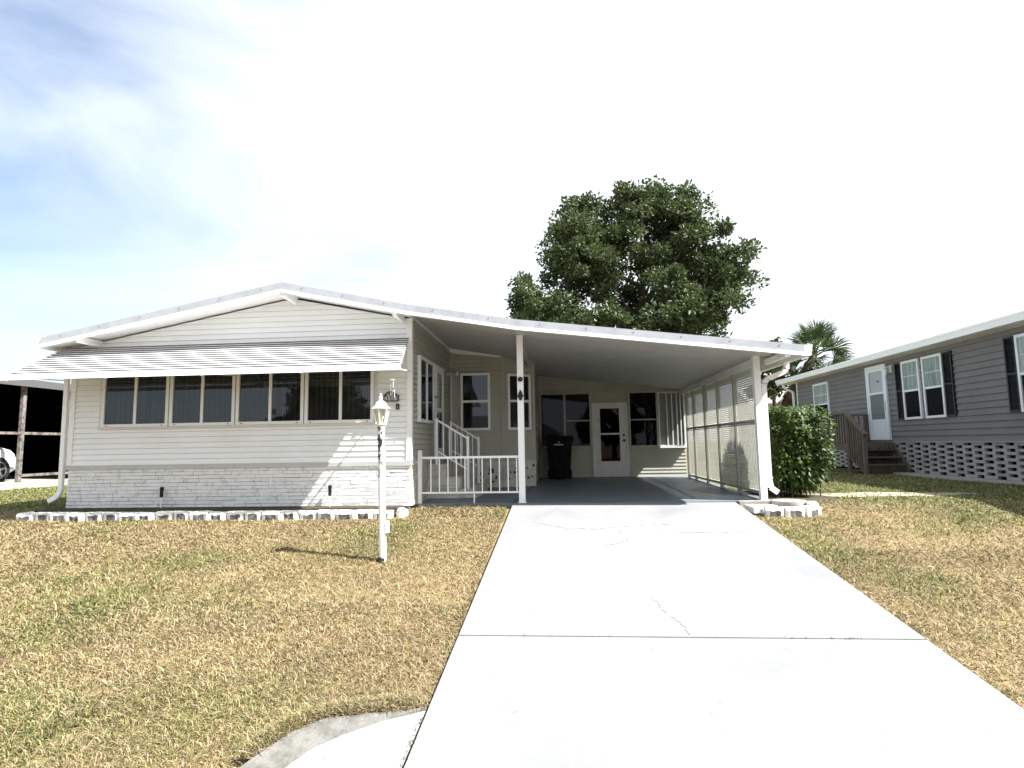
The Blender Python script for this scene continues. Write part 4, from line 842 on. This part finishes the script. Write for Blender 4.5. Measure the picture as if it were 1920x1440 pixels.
for k in range(16):
    a = k * 2.4; z = 4.2 + .55 * k; ln = 6.2 - abs(z - 7) * .45; x0 = 5.2 + .04 * z
    m = MB(); tipx, tipy, tipz = x0 + ln * math.cos(a), 28 + ln * .8 * math.sin(a), z + ln * .55
    m.tube([(x0, 28, z), (x0 + (tipx - x0) * .4, 28 + (tipy - 28) * .4, z + (tipz - z) * .28), (tipx, tipy, tipz)], [.17, .1, .03], 7); m.build('limb', 'bark', oak, smooth=60)
# smaller tree just right of it, showing over the carport eave
st2 = thing('small_tree', 'small sparse leafy tree top showing over the carport roof beside the palm', 'tree', (12.9, 26, -.05))
C2 = np.array([(12.2 + rs.uniform(-1.0, 1.3), 26 + rs.uniform(-.8, .8), z) for z in rs.uniform(3.4, 6.6, 42)])
C2 = C2[(np.abs(C2[:, 0] - 12.4) < (6.9 - C2[:, 2]) * .9)]
foliage('crown', C2, rs.uniform(.25, .5, len(C2)), 60, .26, .16, 'oak_leaf', st2, 12)
m = MB(); m.tube([(12.9, 26, -.1), (12.7, 26, 3), (12.4, 26, 5.2), (12.3, 26, 6.6)], [.16, .12, .07, .02], 8); m.build('trunk', 'bark', st2, smooth=60)
# fan palm
PXX, PYY, PZZ = 13.45, 22., 5.45
pm = thing('palm_tree', 'fan palm with a shaggy brown skirt of dead fronds behind the grey house', 'palm', (12.5, PYY, -.05))
m = MB(); m.tube([(12.5, PYY, -.1), (12.55, PYY, 2.5), (12.9, PYY, 4.4), (PXX, PYY, 5.4)], [.26, .22, .2, .16], 12); m.build('trunk', 'bark', pm, smooth=60)
def fan(mb, base, d, plen, flen, rg, spread=170, droop=.35, n=30, w=.05, roll=0.):
    base = Vector(base); d = Vector(d).normalized(); side = d.cross(Vector((0, 0, 1)))
    side = side.normalized() if side.length > .05 else Vector((1, 0, 0)); nn = side.cross(d).normalized()
    side, nn = side * math.cos(roll) + nn * math.sin(roll), nn * math.cos(roll) - side * math.sin(roll)
    hub = base + d * plen - Vector((0, 0, plen * droop * .3)); mb.tube([base, base + d * plen * .5 + nn * .03, hub], [.022, .018, .012], 5, 1)
    for k in range(n):
        an = R(-spread / 2 + spread * k / (n - 1) + rg.uniform(-2, 2)); l_ = flen * (.62 + .38 * math.cos(an * .9)) * rg.uniform(.85, 1.06)
        dd = (d * math.cos(an) + side * math.sin(an)).normalized(); sd_ = (side * math.cos(an) - d * math.sin(an)); fold = .10 * math.cos(an * 1.1)
        mid = hub + dd * l_ * .55 - nn * fold * l_ - Vector((0, 0, droop * .08 * l_)); tip = hub + dd * l_ - nn * fold * 1.6 * l_ - Vector((0, 0, droop * l_ * rg.uniform(.3, .6)))
        i = len(mb.v); mb.v += [tuple(hub), tuple(mid + sd_ * w / 2 + nn * .012), tuple(tip), tuple(mid - sd_ * w / 2 + nn * .012), tuple(mid)]
        for q in ((i, i + 1, i + 4), (i + 1, i + 2, i + 4), (i + 4, i + 2, i + 3), (i, i + 4, i + 3)): mb.f.append(list(q)); mb.m.append(0)
rg = random.Random(9)
for k in range(46):
    az = k * 2.399; el = R(82 - k * 2.8 + rg.uniform(-8, 8)); d = (math.cos(az) * math.cos(el), math.sin(az) * math.cos(el), math.sin(el))
    m = MB(); fan(m, (PXX, PYY, PZZ - k * .012), d, rg.uniform(.65, 1.05), rg.uniform(1.0, 1.3), rg, droop=.2 + k * .011, roll=rg.uniform(-1.1, 1.1)); m.build('frond', ['palm_leaf', 'palm_leaf'], pm)
m = MB()
for k in range(84):
    az = k * 2.399; t = k / 84; el = R(-45 - rg.uniform(0, 38)); d = (math.cos(az) * math.cos(el), math.sin(az) * math.cos(el), math.sin(el)); fan(m, (13.2 - 1.15 * t, PYY, PZZ - .3 - t * 1.75), d, rg.uniform(.3, .6), rg.uniform(.6, .95), rg, 90, .6, 14, .05, rg.uniform(-.8, .8))
m.build('dead_skirt', ['palm_dead', 'palm_dead'], pm)
# clipped shrub beside the downspout
hb = thing('clipped_shrub', 'dense boxy clipped shrub with yellow-green leaves beside the right carport post', 'shrub', (4.05, 1.7, -.05))
k = 15500; rsb = np.random.RandomState(6); u = rsb.uniform(-1, 1, (k, 3)); sel = np.max(np.abs(u), 1) > .55 * rsb.rand(k); u = u[sel]
ex = np.abs(u) ** 1; q = u.copy(); nrm = (np.abs(u[:, 0]) ** 5 + np.abs(u[:, 1]) ** 5 + np.abs(u[:, 2]) ** 5) ** .2; mxv = np.max(np.abs(u), 1); q = u / nrm[:, None] * mxv[:, None]
bz = .80 + .72 * q[:, 2]; wv = 1 + .17 * (vnoise(q[:, 0] * 3 + q[:, 1] * 2, bz * 3, 1.2, 31) - .5) * 2 - .16 * np.clip((.55 - bz), 0, 1)
P = np.stack([4.06 + .50 * q[:, 0] * wv + .06 * (bz - .8), 1.75 + .72 * q[:, 1] * wv, bz + .12 * (vnoise(q[:, 0] * 4, q[:, 1] * 4, 1.3, 33) - .5)], 1)
kb = vnoise(P[:, 0] * 4 + P[:, 1] * 3, P[:, 2] * 5, 1.5, 35); sel = (kb > .18) & ((bz > .45) | (rsb.rand(len(bz)) < .55)); P = P[sel]; q = q[sel]
D = np.stack([q[:, 0] * .8, q[:, 1] * .8, -.55 + .3 * q[:, 2]], 1) + rsb.normal(size=P.shape) * .5; Nn = np.stack([q[:, 0], q[:, 1], .6 + q[:, 2]], 1) + rsb.normal(size=P.shape) * .35
leaf_mesh('leaves', P, D, Nn, .095 * (.5 + .9 * rsb.rand(len(P))), .048 * (.6 + .8 * rsb.rand(len(P))), 'bush_leaf', hb, .18)
for k in range(16):
    x, y = 3.68 + .05 * k, 1.2 + (k * .37 % .9); m = MB(); m.tube([(x, y, -.06), (x + rg.uniform(-.05, .05), y + rg.uniform(-.05, .05), .5), (x + rg.uniform(-.12, .12), y, 1.2)], [.012, .010, .005], 6); m.build('stem', 'wood_grey', hb)
# ------------------------------------------------------------------ far house behind the shrub
fh = thing('far_house', 'pale distant house with a reddish wall glimpsed between carport and grey house', 'house', (17, 34, -.05))
m = MB(); m.box(14, 26, 34, 40, 0, 3.6); m.build('wall', 'pale_wall', fh)
m = MB(); m.hexa([(13.6, 33.5, 3.5), (26.4, 33.5, 3.5), (26.4, 37, 4.9), (13.6, 37, 4.9), (13.6, 33.5, 3.6), (26.4, 33.5, 3.6), (26.4, 37, 5.0), (13.6, 37, 5.0)]); m.build('roof', 'red_siding', fh)
m = MB(); m.box(14.2, 18, 33.96, 34, 0, 2.4); m.build('garage_opening', 'dark_void', fh)
# ------------------------------------------------------------------ across the street (mirrored in the panes)
oh = thing('opposite_house', 'low pale house with a dark roof across the street, seen only in window reflections', 'house', (-8, -44, -.9))
m = MB(); m.box(-16, 0, -50, -44, -.9, 2.0); m.build('wall', 'pale_wall', oh)
m = MB(); m.hexa([(-16.5, -50.5, 1.95), (.5, -50.5, 1.95), (.5, -43.4, 1.95), (-16.5, -43.4, 1.95), (-13, -47.4, 4.0), (-3, -47.4, 4.0), (-3, -46.6, 4.0), (-13, -46.6, 4.0)]); m.build('roof', 'roof_dark', oh)
for x in (-13, -8, -4):
    m = MB(); m.box(x, x + 1.6, -43.99, -43.96, .2, 1.5); m.build('window', 'board_dark', oh)
crown0 = [c for c in oak.children if c.name.startswith('crown')][0]
for k, (x, y, sc) in enumerate(((-20, -40, .55), (6, -42, .5), (18, -46, .6))):
    ot = thing('street_tree', ('leafy tree left of the house across the street', 'leafy tree right of the house across the street', 'farthest right leafy tree across the street')[k], 'tree', (x, y, -.9), 'trees across the street'); ot.scale = (sc, sc, sc)
    c = crown0.copy(); COL.objects.link(c); c.parent = ot; c.location = (0, 0, -2.5)
    m = MB(); m.tube([(x, y, -.9), (x, y, 8)], [.6, .3], 8); m.build('trunk', 'bark', ot)
# ------------------------------------------------------------------ neighbour's screened carport and car on the left
nc = thing('screened_carport', 'dark screened carport with weathered posts at the left of the white house', 'carport', (-18, 6, -.05))
NX = -14.5; NZ = .13
m = MB(); m.box(-20.5, NX + .1, 2.2, 14, -.12, NZ); m.build('floor', 'path_concrete', nc)
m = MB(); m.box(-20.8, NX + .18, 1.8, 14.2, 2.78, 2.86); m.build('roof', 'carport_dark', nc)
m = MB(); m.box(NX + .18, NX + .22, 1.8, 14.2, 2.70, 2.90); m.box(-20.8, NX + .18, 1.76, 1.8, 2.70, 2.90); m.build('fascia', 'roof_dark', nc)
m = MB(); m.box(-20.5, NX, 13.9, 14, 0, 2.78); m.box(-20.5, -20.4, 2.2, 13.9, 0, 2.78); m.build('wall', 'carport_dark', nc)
for k, y in enumerate((2.4, 3.95, 5.62, 7.02, 8.5, 10, 11.5, 13)):
    m = MB(); m.box(NX - .055, NX + .035, y - .05, y + .05, NZ - .1, 2.78); m.build('post', 'weathered_post', nc)
m = MB(); m.box(NX - .03, NX + .02, 2.45, 13, 1.41, 1.48); m.build('mid_rail', 'weathered_post', nc)
m = MB(); m.box(NX - .03, NX + .02, 5.67, 13, .27, .34); m.build('bottom_rail', 'weathered_post', nc)
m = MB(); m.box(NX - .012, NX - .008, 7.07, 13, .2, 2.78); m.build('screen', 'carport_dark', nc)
car = thing('parked_car', 'white car parked in the dark carport at the left edge, only its nose in view', 'car', (-16.1, 4.7, .02))
def carbody():
    st_ = [(2.7, .62, .35, .62), (2.8, .80, .28, .80), (3.3, .98, .22, .86), (4.2, 1.03, .2, .88), (5.2, 1.04, .2, .88), (5.7, 1.03, .2, .88), (6.2, .99, .22, .86), (6.55, .90, .26, .80), (6.76, .74, .30, .66), (6.82, .55, .34, .5)]
    m = MB(); n = 12; rings = []
    for y, zt, zb, hw in st_:
        base = len(m.v); rings.append(base); h = zt - zb
        for (a, b) in ((-.86, 0), (-1, .12), (-1.0, .55), (-.96, .82), (-.82, .97), (-.4, 1.02), (.4, 1.02), (.82, .97), (.96, .82), (1.0, .55), (1, .12), (.86, 0)): m.v.append((-16.1 + a * hw, y, zb + h * b))
    for A, B in zip(rings, rings[1:]):
        for k in range(n): m.f.append([A + k, A + (k + 1) % n, B + (k + 1) % n, B + k]); m.m.append(0)
    m.f.append([rings[0] + k for k in range(n)]); m.m.append(0); m.f.append([rings[-1] + k for k in range(n - 1, -1, -1)]); m.m.append(0)
    return m
carbody().build('body', 'car_white', car, smooth=50)
m = MB(); m.hexa([(-16.85, 2.9, .94), (-15.35, 2.9, .94), (-15.35, 5.75, .97), (-16.85, 5.75, .97), (-16.65, 3.5, 1.46), (-15.55, 3.5, 1.46), (-15.55, 4.8, 1.47), (-16.65, 4.8, 1.47)]); cab = m.build('cabin', 'shutter_black', car)
m = MB(); m.hexa([(-16.66, 3.45, 1.462), (-15.54, 3.45, 1.462), (-15.54, 4.85, 1.472), (-16.66, 4.85, 1.472), (-16.5, 3.6, 1.50), (-15.7, 3.6, 1.50), (-15.7, 4.7, 1.51), (-16.5, 4.7, 1.51)]); m.build('roof', 'car_white', cab)
for sx in (-15.235, -16.965):
    for y in (3.5, 6.0):
        si = 1 if sx > -16 else -1
        m = MB(); m.lathe((sx, y, .34), [(.34, -.02 * si), (.365, .006 * si), (.355, .012 * si)], 28, 0, 'x'); m.build('wheel_arch', 'tyre', car)
        m = MB(); m.lathe((sx, y, .34), [(.24, -.1), (.31, -.1), (.33, -.08), (.33, .015 * si + .0), (.31, .03 * si), (.235, .026 * si)] if si > 0 else [(.24, .1), (.31, .1), (.33, .08), (.33, -.015), (.31, -.03), (.235, -.026)], 28, 0, 'x'); t_ = m.build('wheel', 'tyre', car)
        m = MB()
        for k in range(5):
            a = k * 2 * math.pi / 5 + .3; m.bar((sx + .031 * si, y + .03 * math.cos(a), .34 + .03 * math.sin(a)), (sx + .033 * si, y + .225 * math.cos(a), .34 + .225 * math.sin(a)), .065, .012, (1, 0, 0))
        for k in range(28):
            a0, a1 = 2 * math.pi * k / 28, 2 * math.pi * (k + 1) / 28; m.bar((sx + .03 * si, y + .225 * math.cos(a0), .34 + .225 * math.sin(a0)), (sx + .03 * si, y + .225 * math.cos(a1), .34 + .225 * math.sin(a1)), .02, .012, (1, 0, 0))
        m.lathe((sx + .03 * si, y, .34), [(.05, -.008), (.05, .008)], 12, 0, 'x'); m.build('rim', 'rim', t_)
for sx in (-15.52, -16.68):
    m = MB(); m.lathe((sx, 6.66, .66), [(.02, -.03), (.10, 0), (.05, .05)], 14, 0, 'y'); m.build('headlight', 'aluminium', car)
car.location.z += NZ - .02; car.location.y -= .28
# ------------------------------------------------------------------ grass blades (uncountable)
def make_grass():
    r = np.random.RandomState(2); XS, YS = [], []
    for (x0, x1, y0, y1, n) in ((-2.32, -.7, -.4, .26, 12000), (-9.5, -.6, -6.6, -.35, 270000), (-4.8, -.6, -6.9, -3.6, 120000), (2.5, 9.0, -5.6, 4.5, 150000), (2.6, 5.2, -5.6, -2, 30000), (2.2, 9.0, -6.9, -5.6, 34000), (-14, -9.5, -6.6, -1, 50000), (-16, -8.0, -1.0, 6.0, 40000), (3.7, 8.9, 1, 9, 36000)):
        XS.append(r.uniform(x0, x1, n)); YS.append(r.uniform(y0, y1, n))
    ne = 9000; ek = r.rand(ne) * 4; ei = ek.astype(int); ef = ek - ei; ea = np.array(edge)
    XS.append(ea[ei, 0] * (1 - ef) + ea[ei + 1, 0] * ef - r.uniform(0, .10, ne)); YS.append(ea[ei, 1] * (1 - ef) + ea[ei + 1, 1] * ef + r.uniform(.0, .13, ne))
    x = np.concatenate(XS); y = np.concatenate(YS); onb = np.arange(len(x)) >= len(x) - ne
    ed = np.array(edge); exl = np.interp(-y, -ed[:, 1], ed[:, 0], left=-.78)
    left = (x < np.where(y < -5.34, exl, -.74 + (y - .28) * .018) - .0) & ((y < -.45) | (x < -8.46) | ((x > -2.3) & (y < .27)))
    right = (x > 2.72 + np.minimum(0, y + 5.6) * .35) & ~((y > -.5) & (x < 3.72)) & ~((x < 4.6) & (y > 0.7) & (y < 2.6)) & (x < 9.0) & ~((y > 7.4) & (x > 8.2))
    sand = ((x - 5.6) / 1.3) ** 2 + ((y - 1.6) / .42) ** 2 < 1
    k = (left | right) & ~(sand & (r.rand(len(x)) < .8)) & ~((x > -8.6) & (x < -2.3) & (y > -.5))
    keepn = (vnoise(x, y, 7, 41) * .7 + vnoise(x, y, 17, 42) * .5) > .33; k &= keepn | (r.rand(len(x)) < .35); k |= onb & (x < -.86)
    x, y, onb = x[k], y[k], onb[k]; n = len(x); z = np.where(onb, gz(y) + .045, bumpz(x, y) - .004)
    dist = np.sqrt(x ** 2 + (y + 9.05) ** 2); g = green(x, y)
    az = r.uniform(0, 2 * np.pi, n); isg = r.rand(n) < (.10 + .78 * g)
    tilt = np.where(isg, r.uniform(.35, 1.1, n), r.uniform(.55, 1.42, n))
    ln = (.022 + .05 * r.rand(n) ** 1.6) * np.where(r.rand(n) < .06, 1.7, 1.0); wd = r.uniform(.0032, .0068, n) * np.clip(dist / 4.6, .8, 2.6)
    d = np.stack([np.cos(az) * np.sin(tilt), np.sin(az) * np.sin(tilt), np.cos(tilt)], 1); b2 = np.stack([np.cos(az + .5) * np.sin(tilt + .5), np.sin(az + .5) * np.sin(tilt + .5), np.cos(tilt + .5)], 1)
    s = np.stack([-np.sin(az), np.cos(az), r.uniform(-.5, .5, n)], 1); base = np.stack([x, y, z], 1)
    mid = base + d * (ln * .55)[:, None]; tip = mid + b2 * (ln * .5)[:, None]; sw = s * (wd / 2)[:, None]
    V = np.stack([base - sw, base + sw, mid + sw * .9, mid - sw * .9, tip], 1).reshape(-1, 3)
    i = np.arange(n) * 5; quad = np.stack([i, i + 1, i + 2, i + 3], 1); tri = np.stack([i + 3, i + 2, i + 4], 1)
    loops = np.concatenate([quad.ravel(), tri.ravel()]).astype(np.int32); tot = np.concatenate([np.full(n, 4), np.full(n, 3)]).astype(np.int32); start = np.concatenate([[0], np.cumsum(tot)[:-1]]).astype(np.int32)
    me = bpy.data.meshes.new('grass'); me.vertices.add(len(V)); me.vertices.foreach_set('co', V.astype(np.float32).ravel()); me.loops.add(len(loops)); me.loops.foreach_set('vertex_index', loops); me.polygons.add(2 * n); me.polygons.foreach_set('loop_start', start); me.polygons.foreach_set('loop_total', tot)
    straw = np.array([[.47, .365, .195], [.40, .30, .15], [.54, .435, .26], [.27, .19, .095], [.43, .34, .195], [.36, .30, .19]]); grn = np.array([[.17, .19, .055], [.23, .24, .08], [.13, .16, .045], [.32, .31, .13]])
    c = np.where(isg[:, None], grn[r.randint(0, 4, n)], straw[r.randint(0, 6, n)]) * r.uniform(.75, 1.15, (n, 1))
    c = c * np.where(r.rand(n) < .10, .45, 1.)[:, None] * np.array([.84, .83, .86]) * (.86 + .28 * vnoise(x, y, 1.7, 51))[:, None]
    rgba = np.concatenate([np.repeat(c, 5, 0), np.ones((n * 5, 1))], 1).astype(np.float32)
    at = me.attributes.new('tint', 'FLOAT_COLOR', 'POINT'); at.data.foreach_set('color', rgba.ravel()); me.materials.append(MAT['grass_blade']); me.update(calc_edges=True)
    o = bpy.data.objects.new('grass', me); COL.objects.link(o); tag(o, 'dry straw-coloured lawn grass with scattered green patches', 'grass', kind='stuff')
make_grass()
m = MB(); m.poly([(-.035, 0, .004), (-.012, .018, .012), (.022, .014, .006), (.04, 0, .010), (.0, -.004, .0)]); m.poly([(-.035, 0, .004), (.0, -.004, .0), (.04, 0, .010), (.018, -.017, .014), (-.012, -.016, .008)])
dl = m.build('dry_leaf', 'palm_dead', origin=(0, 0, 0)); rgl = random.Random(14)
LS = [(-3.5, -5.0), (-4.6, -4.0), (-2.9, -3.2), (-5.3, -2.7), (-6.6, -3.6), (-1.9, -4.6), (-3.9, -5.6), (-5.9, -1.6), (-1.5, -3.4), (4.1, -2.2), (5.2, -.9), (4.4, -3.4), (-7.4, -2.2), (-2.4, -1.3)]
for i, (x, y) in enumerate(LS):
    o = dl if i == 0 else dl.copy()
    if i: COL.objects.link(o)
    x += rgl.uniform(-.3, .3); y += rgl.uniform(-.3, .3); o.location = (x, y, float(gz(y)) + .035); o.rotation_euler = (rgl.uniform(-.4, .4), rgl.uniform(-.4, .4), rgl.uniform(0, 6.28)); k = rgl.uniform(.7, 1.3); o.scale = (k, k, k)
    tag(o, 'small curled brown leaf lying on the dry lawn', 'dry leaf', 'fallen leaves on the lawn')
# weeds in the driveway joints
wd_ = MB(); rg = random.Random(8)
def tuft(x, y, z, n, h):
    for _ in range(n):
        a = rg.uniform(0, 6.28); t = rg.uniform(.1, .8); l_ = h * rg.uniform(.5, 1.1); p = Vector((x + rg.uniform(-.02, .02), y + rg.uniform(-.012, .012), z)); q = p + Vector((math.cos(a) * math.sin(t), math.sin(a) * math.sin(t), math.cos(t))) * l_; s_ = Vector((-math.sin(a), math.cos(a), 0)) * .0025
        wd_.poly([p - s_, p + s_, q])
for k in range(70):
    y = rg.uniform(-7.1, -5.38); tuft(XL(y) - .01, y, dz(y) - .01, 3, .035)
for x in (1.75, 1.82, 2.0, 2.04, 2.12, 2.16, 2.17, 2.22, -.3, .35): tuft(x, -4.33, dz(-4.33) - .01, 4, .05)
o = wd_.build('weeds', 'bush_leaf'); tag(o, 'thin weeds and dry grass growing in the driveway joints', 'weeds', kind='stuff')
bpy.context.view_layer.update()
